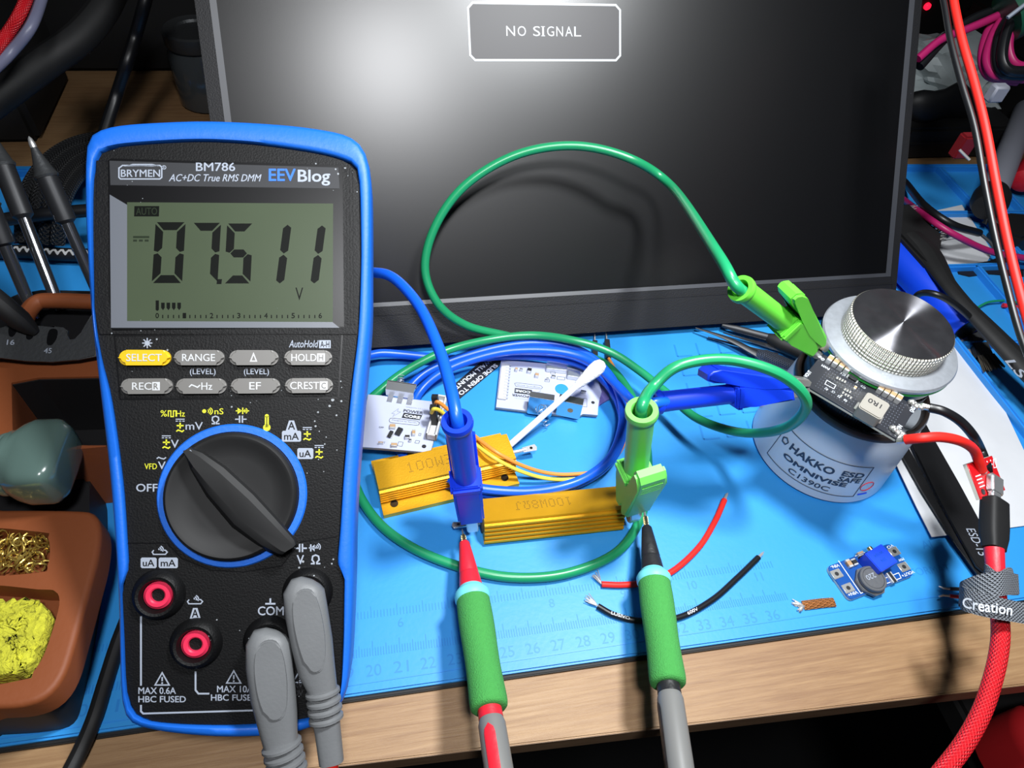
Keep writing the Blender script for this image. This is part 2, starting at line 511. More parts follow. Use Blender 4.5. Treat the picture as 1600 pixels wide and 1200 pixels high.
# ================================================================ MONITOR
K['bezel'] = mat('matt black bezel', (24, 24, 27), .55, bump=(1500, .12), dust=.25)
K['bezeledge'] = mat('grey bevelled bezel edge', (60, 62, 68), .45)
K['screen'] = mat('matt display panel', (4, 4, 6), .33, spec=.8, bump=(2500, .01))
K['osd'] = mat('lit message box', (54, 52, 54), .45, emit=.26)
K['osdline'] = mat('lit message outline', (176, 180, 184), .4, emit=.42)
MON = Fr(onz(820, 528, .62), (1, 0, 0), y=(0.0, .6075, .7943))
mon = thing('monitor', 'black flat monitor leaning back on the mat, showing a message box', 'monitor', MON)
XL, XR, TOP = MON.l(302, 0)[0], MON.l(1441.5, 0)[0], 23.6
SL, SR, SB, ST = MON.l(338, 0)[0], MON.l(1421, 0)[0], 2.28, 22.9
mb = MB()
mb.prism(rrect(XR - XL, TOP, .25, 4, (XL + XR) / 2, TOP / 2), -.95, -.1, K['bezel'], .12, both=True)
obj('back_cover', mb, mon)
mb = MB()      # frame ring as four mitred bars
o = [(XL + .05, .03), (XR - .05, .03), (XR - .05, TOP - .05), (XL + .05, TOP - .05)]; i_ = [(SL - .28, SB - .2), (SR + .28, SB - .2), (SR + .28, ST + .28), (SL - .28, ST + .28)]
for k in range(4):
    mb.prism([o[k], o[(k + 1) % 4], i_[(k + 1) % 4], i_[k]], -.12, .06, K['bezel'], .02)
mb.box(XL + .1, XR - .1, 1.62, 1.70, .05, .085, K['bezel'], .02)
obj('frame', mb, mon)
mb = MB()
j_ = [(SL, SB), (SR, SB), (SR, ST), (SL, ST)]
for k in range(4):
    vs = [(i_[k][0], i_[k][1], .06), (i_[(k + 1) % 4][0], i_[(k + 1) % 4][1], .06), (j_[(k + 1) % 4][0], j_[(k + 1) % 4][1], .0), (j_[k][0], j_[k][1], .0)]
    mb.add(vs, [[0, 1, 2, 3]], K['bezeledge'])
obj('bevelled_edge', mb, mon, label='grey bevelled inner edge of the bezel')
mb = MB(); mb.poly([(SL - .1, SB - .1), (SR + .1, SB - .1), (SR + .1, ST + .1), (SL - .1, ST + .1)], -.02, K['screen'])
scr = obj('screen', mb, mon)
mb = MB()
a = MON.l(735, 3); b = MON.l(968, 95)
x0, x1 = MON.l(733, 48)[0], MON.l(969, 48)[0]; y1, y0 = MON.l(850, 6)[1], MON.l(850, 94)[1]; c = .22
P = [(x0 + c, y0), (x1 - c, y0), (x1, y0 + c), (x1, y1 - c), (x1 - c, y1), (x0 + c, y1), (x0, y1 - c), (x0, y0 + c)]
mb.poly(P, -.012, K['osd'])
mb.line(P, .1, -.008, K['osdline'], closed=True)
tx0, tx1 = MON.l(791, 48)[0], MON.l(908, 48)[0]; ty0, ty1 = MON.l(850, 56.5)[1], MON.l(850, 41)[1]
wd = (tx1 - tx0)
for ch, f0, f1 in zip('NOSIGNAL', (0, .15, .355, .475, .54, .665, .785, .905), (.115, .26, .45, .50, .635, .755, .885, 1.0)):
    mb.text(ch, tx0 + wd * f0, ty0, tx0 + wd * f1, ty1, K['osdline'], -.006)
    if ch in 'NILA':      # small serifs
        for yy_ in (ty0, ty1 - .03): mb.poly([(tx0 + wd * f0 - .05, yy_), (tx0 + wd * f1 + .05, yy_), (tx0 + wd * f1 + .05, yy_ + .03), (tx0 + wd * f0 - .05, yy_ + .03)], -.0058, K['osdline']) if ch == 'I' else None
obj('message_box', mb, scr, label='grey NO SIGNAL box with white outline')
mb = MB()
st0 = MON.p((XL + XR) / 2, 15, -.9); ft = np.array([st0[0], st0[1] + 4.0, .25])
d = nrm(ft - st0); sF = Fr(st0, (1, 0, 0), y=-d)
Lk = np.linalg.norm(ft - st0)
mb.box(-6, 6, -Lk, 0, -.2, .1, K['bezel'], .06, M=sF)
obj('kickstand', mb, mon, world=True)
# ================================================================ MULTIMETER
K['holster'] = mat('blue rubber holster', (22, 104, 214), .48, bump=(700, .05))
K['face'] = mat('black textured meter face', (11, 11, 12), .52, bump=(1600, .12), dust=.8, spec=.25)
K['facegloss'] = mat('black window border', (9, 9, 11), .35, dust=.6, spec=.25)
K['strip'] = mat('dark grey name strip', (52, 53, 56), .5, dust=.7, spec=.25)
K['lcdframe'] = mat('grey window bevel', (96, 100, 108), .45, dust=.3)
K['lcd'] = mat('green-grey display glass', (66, 76, 58), .4, spec=.12, var=(25, .05), dust=.4)
K['seg'] = mat('display segment', (8, 11, 8), .5, spec=.1)
K['segdim'] = mat('dim display segment', (36, 44, 32), .5, spec=.1)
K['print'] = mat('pale grey print', (156, 164, 178), .6)
K['printy'] = mat('yellow print', (206, 206, 40), .6)
K['printb'] = mat('blue print', (40, 110, 220), .6)
K['btn'] = mat('grey button', (112, 110, 107), .45)
K['btny'] = mat('yellow button', (222, 180, 14), .4)
K['btntext'] = mat('button print', (196, 198, 200), .6)
K['jackred'] = mat('red jack ring', (226, 48, 84), .4)
K['plug'] = mat('grey plug rubber', (108, 110, 112), .5, var=(60, .05), bump=(900, .04))
ZM = 21.8
_r = np.array([6200, -40, 1080.]); _r /= np.linalg.norm(_r)
_u = np.array([-.0204, -1, .047]); _u -= _r * (_u @ _r); _u /= np.linalg.norm(_u)
MET = Fr(at(358, 600, ZM), CAM_R @ _r, y=CAM_R @ _u)
S = ZM / FPX
def ml(px, py, h=0): return MET.l(px, py, h)
meter = thing('multimeter', 'handheld digital multimeter in a blue rubber holster, reading 07.511, propped on its stand', 'multimeter', MET)
def resample(pts, n=220, c=(365, 690)):
    P = np.array(pts, float) - c
    a = np.arctan2(P[:, 1], P[:, 0]); o = np.argsort(a); P, a = P[o], a[o]
    P = np.r_[P[-1:], P, P[:1]]; a = np.r_[a[-1] - 2 * np.pi, a, a[0] + 2 * np.pi]
    out = []
    for t in np.linspace(-np.pi, np.pi, n, endpoint=False):
        k = np.searchsorted(a, t) - 1
        p, q = P[k], P[k + 1]; d = np.array([np.cos(t), np.sin(t)])
        e = q - p; den = d[0] * e[1] - d[1] * e[0]
        s = (p[0] * e[1] - p[1] * e[0]) / den
        out.append(d * s + c)
    return np.array(out)
outer = resample(smoothpoly([(137, 225), (152, 205), (185, 195), (250, 190), (330, 188), (430, 193), (500, 201), (545, 212), (568, 232), (579, 270), (581, 330), (581, 430), (580, 505),
         (571, 610), (560, 740), (555, 830), (553, 930), (548, 1040), (542, 1080), (528, 1108), (490, 1136), (440, 1149), (360, 1153), (290, 1149), (235, 1141), (205, 1130), (193, 1105), (189, 1060),
         (186, 960), (181, 870), (170, 740), (155, 610), (143, 500), (137, 400), (134, 300)], 4))
inner = resample(smoothpoly([(151, 252), (157, 240), (182, 231), (230, 226), (305, 222), (370, 224), (430, 230), (500, 241), (540, 252), (557, 263), (562, 290), (564, 360), (564, 425), (560, 520), (549, 612), (538, 734), (532, 826), (528, 874),
         (531, 884), (538, 899), (538, 930), (537, 990), (534, 1060), (531, 1088), (518, 1108), (470, 1124), (383, 1132), (288, 1131), (228, 1124), (207, 1108), (199, 1075), (195, 990), (192, 921), (196, 902), (202, 890), (200, 842), (193, 750), (176, 627), (160, 560), (150, 495), (147, 400), (147, 300)], 4))
toL = lambda A: np.array([ml(*p) for p in A])
O_, I_ = toL(outer), toL(inner)
cen = O_.mean(0)
def ring(A, z, k=1.0, off=0.0):
    out = []
    for p in A:
        d = p - cen; L = np.linalg.norm(d); q = cen + d * k - d / L * off
        out.append((q[0], q[1], z))
    return out
mb = MB()
TH = -2.7
rings = [ring(O_, TH, 1, .55), ring(O_, TH + .12, 1, .3), ring(O_, TH + .4, 1, .08), ring(O_, TH + .8), ring(O_, -.25), ring(O_, -.02, 1, .03), ring(O_, .14, 1, .11), ring(O_, .21, 1, .22)]
for t, z in ((.75, .22), (.93, .19), (1.0, .1), (1.0, -.5)):
    rr = [(a[0] * (1 - t) + b[0] * t, a[1] * (1 - t) + b[1] * t) for a, b in zip(np.array(ring(O_, 0, 1, .22))[:, :2], I_)]
    rings.append([(p[0], p[1], z) for p in rr])
mb.loft(rings, K['holster'])
obj('holster', mb, meter, smooth=50, label='blue rubber holster')
mb = MB()
mb.prism([tuple(p) for p in np.array(ring(I_, 0, 1, .03))[:, :2]], -.45, .06, K['face'], .05)
def mpx(pts): return [tuple(ml(*p)) for p in pts]
# everything printed or moulded on the face (picture points on the face plane)
ZP = .068
def T(t, x0, y0, x1, y1, m=None, bold=.0, shear=0, z=ZP, mbx=None):
    bl, br, tl = ml(x0, y1), ml(x1, y1), ml(x0, y0)
    v, f, _ = glyphs(t, bold, shear)
    P = [bl + (br - bl) * p[0] + (tl - bl) * p[1] for p in v]
    (mbx or mb).add([(q[0], q[1], z + p[2]) for q, p in zip(P, v)], f, m or K['print'])
def Ln(pts, w, m=None, closed=False, z=ZP, mbx=None):
    (mbx or mb).line(mpx(pts), w * S, z, m or K['print'], closed=closed)
def Po(pts, m=None, z=ZP, mbx=None):
    (mbx or mb).poly(mpx(pts), z, m or K['print'])
Y = K['printy']
# upper moulded frame around the window
mb.prism(mpx([(152, 252), (545, 262), (562, 290), (563, 420), (560, 524), (156, 524), (150, 480)]), .05, .10, K['face'], .03)
for dx in (0, 5, 10): mb.prism(mpx([(541 + dx, 262 + dx * .4), (543.5 + dx, 263 + dx * .4), (545.5 + dx, 508), (543 + dx, 508)]), .09, .125, K['face'], .01)
# button field: a raised frame
for pts in ([(180, 525), (535, 522)], [(180, 525), (189, 624)], [(189, 624), (529, 622)], [(535, 522), (529, 622)]):
    mb.line(mpx(pts), .05, .065, K['facegloss'])
mb.prism(mpx([(182, 527), (533, 524), (527, 620), (191, 622)]), .04, .075, K['face'], .02)
# bottom panel moulding lines
Ln([(201, 848), (262, 848), (285, 872), (330, 890), (380, 893), (440, 884), (470, 846), (528, 838)], 1.6, K['facegloss'])
# sun mark and small legends round the buttons
for k in range(8):
    a = k * math.pi / 4; Ln([(231.5 + 3.5 * math.cos(a), 536.5 + 3.5 * math.sin(a)), (231.5 + 8 * math.cos(a), 536.5 + 8 * math.sin(a))], 1.6, z=.082)
mb.disc(*ml(231.5, 536.5), 4 * S, .082, K['print'])
T('(LEVEL)', 298, 576, 338, 588, z=.082, bold=.004); T('(LEVEL)', 382, 576, 421, 588, z=.082, bold=.004)
T('AutoHold', 452, 532, 498, 543.5, z=.082, bold=.006, shear=.25)
Po([(499, 532), (517, 532), (517, 544.5), (499, 544.5)], z=.080); T('A-H', 501, 533.5, 515, 543, K['face'], z=.084, bold=.004)
# function legends round the dial
def dcac(x, y, w=14):
    Ln([(x, y), (x + w, y)], 1.5); Ln([(x, y + 3), (x + w * .25, y + 3)], 1.5); Ln([(x + w * .38, y + 3), (x + w * .62, y + 3)], 1.5); Ln([(x + w * .75, y + 3), (x + w, y + 3)], 1.5)
    Ln([(x + 1.5, y + 10), (x + 12.5, y + 10)], 2.2, Y); Ln([(x + 7, y + 5.5), (x + 7, y + 14.5)], 2.2, Y)
    Ln([(x + 1, y + 19), (x + 4, y + 16.8), (x + 7, y + 18), (x + 10, y + 19.4), (x + 13, y + 17)], 2, Y)
T('%', 252, 641, 262, 651, Y, .006)
Ln([(264, 651), (264, 642), (268, 642), (268, 651), (272, 651), (272, 642), (276, 642), (276, 651)], 1.6, Y); T('Hz', 276.5, 641.5, 290, 651, Y, .004)
dcac(275.5, 655); T('mV', 291, 659.5, 318, 671.5, None, .006)
for r in (4, 7, 10):
    Ln([(323 + r * math.cos(t) * 1.0, 642.5 + r * .62 * math.sin(t) * 1.1) for t in np.linspace(-.9, .9, 6)], 1.4, Y)
mb.disc(*ml(320, 642.5), 3 * S, ZP, Y); 
T('nS', 336, 638, 350, 647.5, Y, .006)
om = [(331.5, 662), (336, 662), (336, 660), (332.5, 656.5), (333, 652), (337.5, 650.2), (342, 652), (342.5, 656.5), (339, 660), (339, 662), (344, 662)]
Ln(om, 2)
Ln([(369, 642), (390, 642)], 1.6, Y); Po([(372, 637), (372, 647), (379, 642)], Y); Ln([(380, 637), (380, 647)], 1.8, Y)
for r in (4, 7): Ln([(380 + r * math.cos(t), 642 + r * .8 * math.sin(t)) for t in np.linspace(-.8, .8, 6)], 1.4, Y)
Ln([(368, 655), (374.5, 655)], 1.8); Ln([(375, 649.5), (375, 660.5)], 2.2); Ln([(379.5, 649.5), (379.5, 660.5)], 2.2); Ln([(380, 655), (386, 655)], 1.8)
Ln([(417.5, 650), (417.5, 668)], 6, Y); mb.disc(*ml(417.5, 668), 5.6 * S, ZP, Y); mb.disc(*ml(417.5, 650), 3 * S, ZP, Y); Ln([(417.5, 652), (417.5, 667)], 1.3, K['face'], z=ZP + .003)
def boxed(t, x0, y0, x1, y1, trap=False):
    if trap: p = [(x0 + 3, y0 - 1), (x1 - 3, y0 - 1), (x1 + 2, y1 + 1), (x0 - 2, y1 + 1)]
    else: p = [(x0 - 2, y0), (x0, y0 - 2), (x1, y0 - 2), (x1 + 2, y0), (x1 + 2, y1), (x1, y1 + 2), (x0, y1 + 2), (x0 - 2, y1)]
    Po(p); T(t, x0 + 1.5, y0 + 1, x1 - 1.5, y1 - 1, K['face'], .008, z=ZP + .003)
boxed('A', 449, 658, 463, 672, True); boxed('mA', 443, 675, 469, 688); dcac(473.5, 668)
boxed('uA', 467, 702, 488, 715); dcac(492, 696)
dcac(254, 681); T('V', 268, 687, 280.5, 699.5, None, .008)
T('VFD', 227, 724, 246.5, 733, Y, .006); T('V', 248, 721, 260, 733, None, .008); Ln([(246, 716.5), (249, 714.3), (253, 716), (257, 717), (260.5, 714.5)], 1.8)
T('OFF', 214, 755.5, 247.5, 768, None, .012)
# socket legends
def sig(x, y):
    Ln([(x - 9, y + 2), (x - 11.5, y + 5), (x - 9.5, y + 8.5), (x + 9, y + 8.5), (x + 12, y + 5), (x + 9, y + 2), (x + 3, y + 2)], 1.8)
    for k, r in enumerate((2, 5, 8)): Ln([(x - 3 + r * math.cos(t) * 1.1, y + 1 - r * .9 * math.sin(t) * .9) for t in np.linspace(-.5, 1.0, 5)], 1.7)
sig(250.5, 857); boxed('uA', 223, 872.5, 244, 885); boxed('mA', 251, 872.5, 277, 885)
sig(305.5, 934); boxed('A', 299.5, 950, 312.5, 964.5, True)
Ln([(415, 942.5), (431, 942.5)], 2.6); Ln([(423, 934), (423, 942)], 2.6); T('COM', 403.5, 946.5, 444, 960.5, None, .012)
Ln([(461, 856), (468, 856)], 2.4); Ln([(468.5, 849), (468.5, 862)], 2.4); Ln([(473, 849), (473, 862)], 2.4); Ln([(473.5, 856), (480, 856)], 2.4)
Ln([(483, 855.5), (498, 855.5)], 1.8); Po([(492, 850), (492, 861), (486, 855.5)]); Ln([(486, 850), (486, 861)], 2.2)
for r in (3, 6, 9): Ln([(492 + r * math.cos(t), 854 - r * .8 * math.sin(t)) for t in np.linspace(-.6, .9, 5)], 1.5)
T('V', 464, 866.5, 475.5, 881, None, .014)
Ln([(486, 880), (491, 880), (491, 878), (488, 874), (489, 868.5), (493.5, 866.6), (498, 868.5), (499, 874), (495.5, 878), (495.5, 880), (501, 880)], 2.4)
Ln([(221.5, 962), (221.5, 1070)], 2.6); Ln([(221.5, 1100), (221.5, 1110), (225, 1113.5), (400, 1108.5)], 2.6)
Ln([(306.5, 1048), (306.5, 1077), (311, 1082.5), (328, 1082.5)], 2.6); Ln([(511, 942), (510, 1003), (511.5, 1006)], 2.6)
def warn(x, y):
    Ln([(x - 11, y + 9), (x, y - 10), (x + 11, y + 9)], 2, closed=True); Ln([(x, y - 3.5), (x, y + 3)], 2.2); mb.disc(*ml(x, y + 6), 1.4 * S, ZP, K['print'], n=8)
warn(254.5, 1060); warn(366, 1057); warn(469, 1056)
T('MAX 0.6A', 217.5, 1072.5, 276, 1083, None, .012); T('HBC FUSED', 217.5, 1086, 291.5, 1096, None, .012)
T('MAX 10A', 340, 1070, 396, 1080.5, None, .012); T('HBC FUSED', 330.5, 1083.5, 404, 1093.5, None, .012)
T('1kV', 456, 1064, 474, 1073, K['strip'], .012); T('600V', 450, 1077, 474, 1086, K['strip'], .012)
face = obj('face', mb, meter, label='black face with pale legends')
# ---- window with name strip
mb = MB()
W4 = lambda p: mpx(p)
mb.prism(W4([(171, 252), (177, 249.5), (535, 260), (536, 300), (538, 512), (178, 517), (173, 470)]), .08, .125, K['facegloss'], .02)
mb.prism(W4([(173.5, 253.5), (529, 264), (531, 297), (175, 291.5)]), .10, .135, K['strip'], .008)
obj('window_border', mb, meter)
mb = MB()
zz = .139
Ln([(191, 263.5), (194, 261), (252, 261), (255, 263.5), (255, 279.5), (252, 282), (191, 282), (188.5, 279.5), (188.5, 265)], 2, closed=True, z=zz, mbx=mb)
Po([(196, 262.5), (210, 258.5), (240, 258.5), (252, 261.5), (240, 262.5), (222, 262)], z=zz, mbx=mb)
T('BRYMEN', 191.5, 267.5, 252.5, 279, z=zz, bold=.012, mbx=mb)
mb.disc(*ml(258.5, 264), 3.3 * S, zz, K['print'], r0=2.3 * S); T('R', 257, 262.3, 260, 265.8, z=zz, mbx=mb)
T('BM786', 308, 256.5, 369, 270, z=zz, bold=.010, mbx=mb)
T('AC+DC True RMS DMM', 266, 274.5, 410, 286, z=zz, bold=.008, shear=.3, mbx=mb)
T('EEV', 421, 266, 463, 285.5, K['printb'], .018, z=zz, mbx=mb); T('Blog', 466, 267.5, 516.5, 292.5, K['print'], .018, z=zz, mbx=mb)
obj('name_print', mb, bpy.data.objects['window_border'], label='pale brand print on the strip')
mb = MB()
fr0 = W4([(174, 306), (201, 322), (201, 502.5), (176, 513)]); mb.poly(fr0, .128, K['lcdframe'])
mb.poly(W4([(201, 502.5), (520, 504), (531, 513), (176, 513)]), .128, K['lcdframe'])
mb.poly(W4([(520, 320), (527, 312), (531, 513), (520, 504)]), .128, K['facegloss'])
obj('window_bevel', mb, meter, label='grey bevel left and below the display')
mb = MB(); mb.prism(W4([(201, 318), (521, 320), (520.5, 504), (201, 502.5)]), .10, .129, K['lcd']); 
lcd = obj('display', mb, meter, label='green-grey liquid crystal display')
def sevenseg(mbx, TL, TR, BR, BL, segs, w=12.5):
    TL, TR, BR, BL = [np.array(p, float) for p in (TL, TR, BR, BL)]
    def q(u, v): return (TL * (1 - u) + TR * u) * (1 - v) + (BL * (1 - u) + BR * u) * v
    wx = w / np.linalg.norm(TR - TL); wy = w * .98 / np.linalg.norm(BL - TL); g = .012; h = wy / 2
    D = {'a': [(.03 + g, 0), (1 - .03 - g, 0), (1 - wx - g, wy), (wx + g, wy)], 'd': [(wx + g, 1 - wy), (1 - wx - g, 1 - wy), (1 - .03 - g, 1), (.03 + g, 1)],
         'b': [(1, .03), (1, .5 - h * .3 - g), (1 - wx * .5, .5 - g), (1 - wx, .5 - h - g), (1 - wx, wy + .03)], 'c': [(1 - wx * .5, .5 + g), (1, .5 + h * .3 + g), (1, .97), (1 - wx, 1 - wy - .03), (1 - wx, .5 + h + g)],
         'f': [(0, .03), (wx, wy + .03), (wx, .5 - h - g), (wx * .5, .5 - g), (0, .5 - h * .3 - g)], 'e': [(0, .5 + h * .3 + g), (wx * .5, .5 + g), (wx, .5 + h + g), (wx, 1 - wy - .03), (0, .97)],
         'g': [(wx * .6, .5), (wx + g, .5 - h), (1 - wx - g, .5 - h), (1 - wx * .6, .5), (1 - wx - g, .5 + h), (wx + g, .5 + h)],
         'B': [(1 - wx * .5, 0), (1, .05), (1, .44), (1 - wx * .5, .49), (1 - wx, .43), (1 - wx, .06)], 'C': [(1 - wx * .5, .51), (1, .57), (1, .94), (1 - wx * .5, 1), (1 - wx, .95), (1 - wx, .56)]}
    for s_ in segs: mbx.poly(mpx([q(*c) for c in D[s_]]), .134, K['seg'])
for nm, args in (('zero', ((245.5, 349), (292, 349), (286.5, 443.5), (239.5, 443.5), 'abcdef')), ('seven', ((303, 350), (347, 350), (341.5, 444), (297.5, 444), 'abc')),
             ('five', ((356.5, 351), (397, 351), (392.5, 444), (351.5, 444), 'afgcd')), ('one', ((413, 353), (456.5, 353), (444.5, 444), (401, 444), 'BC')), ('one', ((467, 354), (510, 354), (498, 444), (455, 444), 'BC'))):
    mb = MB(); sevenseg(mb, *args); obj('digit', mb, lcd)
mb = MB()
mb.poly(mpx([(341, 437.5), (348.5, 437.5), (347.5, 445), (340, 445)]), .134, K['seg'])
Po([(212.5, 324), (251, 324), (250.5, 340), (212, 340)], K['seg'], .134, mb); T('AUTO', 215, 326.5, 248, 338, K['segdim'], .008, z=.137, mbx=mb)
Po([(210.5, 370.5), (235.5, 370.5), (235.5, 373.5), (210.5, 373.5)], K['segdim'], .134, mb)
for k in range(3): Po([(210.5 + k * 9, 376), (216.5 + k * 9, 376), (216.5 + k * 9, 379), (210.5 + k * 9, 379)], K['segdim'], .134, mb)
T('V', 462.5, 450.5, 474.5, 470, K['seg'], .0, z=.134, mbx=mb)
Po([(245.5, 470.5), (250.5, 470.5), (250.5, 485), (248, 487), (245.5, 485)], K['seg'], .134, mb)
for k in range(4): Po([(254 + k * 8.4, 474), (259.5 + k * 8.4, 474), (259.5 + k * 8.4, 482), (257 + k * 8.4, 485.5), (254 + k * 8.4, 482)], K['seg'], .134, mb)
for k in range(7):
    x = 248 + 42.2 * k; T(str(k), x - 2.6, 490, x + 2.6, 498, K['seg'], .004, z=.134, mbx=mb)
    if k < 6:
        for j in range(1, 5): Po([(x + j * 8.4 - .8, 493), (x + j * 8.4 + .8, 493), (x + j * 8.4 + .8, 498), (x + j * 8.4 - .8, 498)], K['seg'], .134, mb)
obj('bar_graph', mb, lcd, label='small bar graph and scale under the digits')
# ---- buttons
def button(cx, cy, txt, m, tb=None, w=73, h=23.5):
    a = ml(cx, cy); b = MB()
    b.prism(rrect(w * S, h * S, h * S * .49, 8, a[0], a[1]), .05, .25, m, .08, seg=3)
    o = obj('button', b, meter, label=('yellow' if m is K['btny'] else 'grey') + ' push button')
    t = MB()
    if txt: txt(t, cx, cy)
    obj('button_print', t, o)
BT = K['btntext']
def bt(s, w): return lambda t, x, y: T(s, x - w / 2, y - 5.8, x + w / 2, y + 5.8, BT, .008, z=.255, mbx=t)
def btb(s, w, c):
    def f(t, x, y):
        T(s, x - w / 2, y - 5.8, x + w / 2 - 13, y + 5.8, BT, .008, z=.255, mbx=t)
        Po([(x + w / 2 - 12, y - 6.5), (x + w / 2, y - 6.5), (x + w / 2, y + 6.5), (x + w / 2 - 12, y + 6.5)], BT, .255, t)
        T(c, x + w / 2 - 9.5, y - 4.5, x + w / 2 - 2.5, y + 4.5, K['btn'], .008, z=.258, mbx=t)
    return f
def btri(t, x, y): Ln([(x - 4.5, y + 5.5), (x, y - 6), (x + 4.5, y + 5.5)], 2, BT, True, .255, t)
def bhz(t, x, y):
    Ln([(x - 18, y + 1.5), (x - 14, y - 2), (x - 9, y), (x - 5, y + 2), (x - 1, y - 1.5)], 2, BT, z=.255, mbx=t); T('Hz', x + 1, y - 5.5, x + 18, y + 6, BT, .006, z=.255, mbx=t)
for cx, cy, f, m in ((229.5, 559.8, bt('SELECT', 55), K['btny']), (313.8, 559.8, bt('RANGE', 51), K['btn']), (398.6, 559.8, btri, K['btn']), (482.8, 559.8, btb('HOLD', 52, 'H'), K['btn']),
                     (232.6, 604, btb('REC', 43, 'R'), K['btn']), (317, 603.8, bhz, K['btn']), (401, 603.5, bt('EF', 18), K['btn']), (484, 603, btb('CREST', 58, 'C'), K['btn'])):
    button(cx, cy, f, m)
# ---- dial
kc = ml(365, 774)
mb = MB(); n = 72; R1, R0 = 111 * S, 99 * S
mb.lathe([(R0, .05), (R0, .12), (R1 - .05, .12), (R1, .05)], K['holster'], Matrix.Translation((kc[0], kc[1], 0)), 72, caps=False)
obj('dial_ring', mb, meter, label='blue ring round the dial')
mb = MB(); Tk = Matrix.Translation((kc[0], kc[1], 0)); rk = 98 * S
mb.lathe([(rk, .04), (rk, .3), (rk - .04, .42), (rk - .12, .48), (rk - .22, .46), (rk - .38, .36), (rk * .6, .30), (.01, .28)], K['blackrub'], Tk, 72)
dial = obj('dial', mb, meter, label='black rotary dial')
mb = MB()
kpx = [(286, 705), (296, 699), (318, 706), (352, 728), (398, 770), (432, 808), (461, 842), (463, 850), (440, 868), (432, 868), (404, 855), (362, 824), (322, 776), (297, 734)]
low = [ml(*p, .3) for p in kpx]; cpt = np.mean(low, 0)
hi = [ml(*p, .86) for p in kpx]
ax0, ax1 = ml(292, 708, .86), ml(452, 856, .86); axd = nrm(ax1 - ax0); nn_ = np.array([-axd[1], axd[0]])
def squeeze(P, k):
    out = []
    for p in P:
        t = (p - ax0) @ axd; q = ax0 + axd * t; out.append(q + (p - q) * k)
    return out
mb.loft([[(p[0], p[1], .28) for p in low], [(p[0], p[1], .70) for p in squeeze(hi, .95)], [(p[0], p[1], .84) for p in squeeze(hi, .84)], [(p[0], p[1], .93) for p in squeeze(hi, .5)]], K['blackrub'])
for pts in ([(289, 706), (320, 741)], [(297, 703), (327, 737)]):
    mb.line([tuple(ml(*p, .88)) for p in pts], .03, .90, K['print'])
obj('dial_handle', mb, dial, smooth=25, label='black bar of the dial with white pointer marks')
# ---- sockets
for cx, cy in ((249.4, 928.3), (307.4, 1004.3), (421, 1000), (481, 925)):
    a = ml(cx, cy); Tj = Matrix.Translation((a[0], a[1], 0)); mb = MB()
    mb.lathe([(39 * S, .04), (37 * S, .14), (33 * S, .30), (29 * S, .36), (25 * S, .34), (22 * S, .2), (21 * S, -.1), (19 * S, -.2)], K['face'], Tj, 40, caps=False)
    j = obj('socket', mb, meter, label='black banana socket')
    mb = MB(); mb.lathe([(20.5 * S, -.25), (20.5 * S, .14), (18 * S, .18), (16.5 * S, .22), (12 * S, .22), (10 * S, .18), (9.5 * S, -.2)], K['jackred'] if cx != 421 else K['blackgloss'], Tj, 32, caps=False)
    mb.disc(a[0], a[1], 10 * S, -.19, K['blackgloss'])
    obj('socket_ring', mb, j, label='red ring of the socket' if cx != 421 else 'black ring of the socket')
# tilt stand: folds out of the back and stands on the bench
mb = MB()
for sx in (-1.9, 1.9):
    a = MET.p(sx, 5.0, TH + .2); b = np.array([a[0] + (.4 if sx > 0 else -.4), a[1] + 3.2, .23])
    mb.tube([a, (a + b) / 2, b], .22, K['blackgloss'], 10)
a = MET.p(-1.9, 5, TH + .2); b0 = np.array([a[0] - .4, a[1] + 3.2, .23]); a = MET.p(1.9, 5, TH + .2); b1 = np.array([a[0] + .4, a[1] + 3.2, .23])
mb.tube([b0, b1], .22, K['blackgloss'], 10)
obj('tilt_stand', mb, meter, world=True)

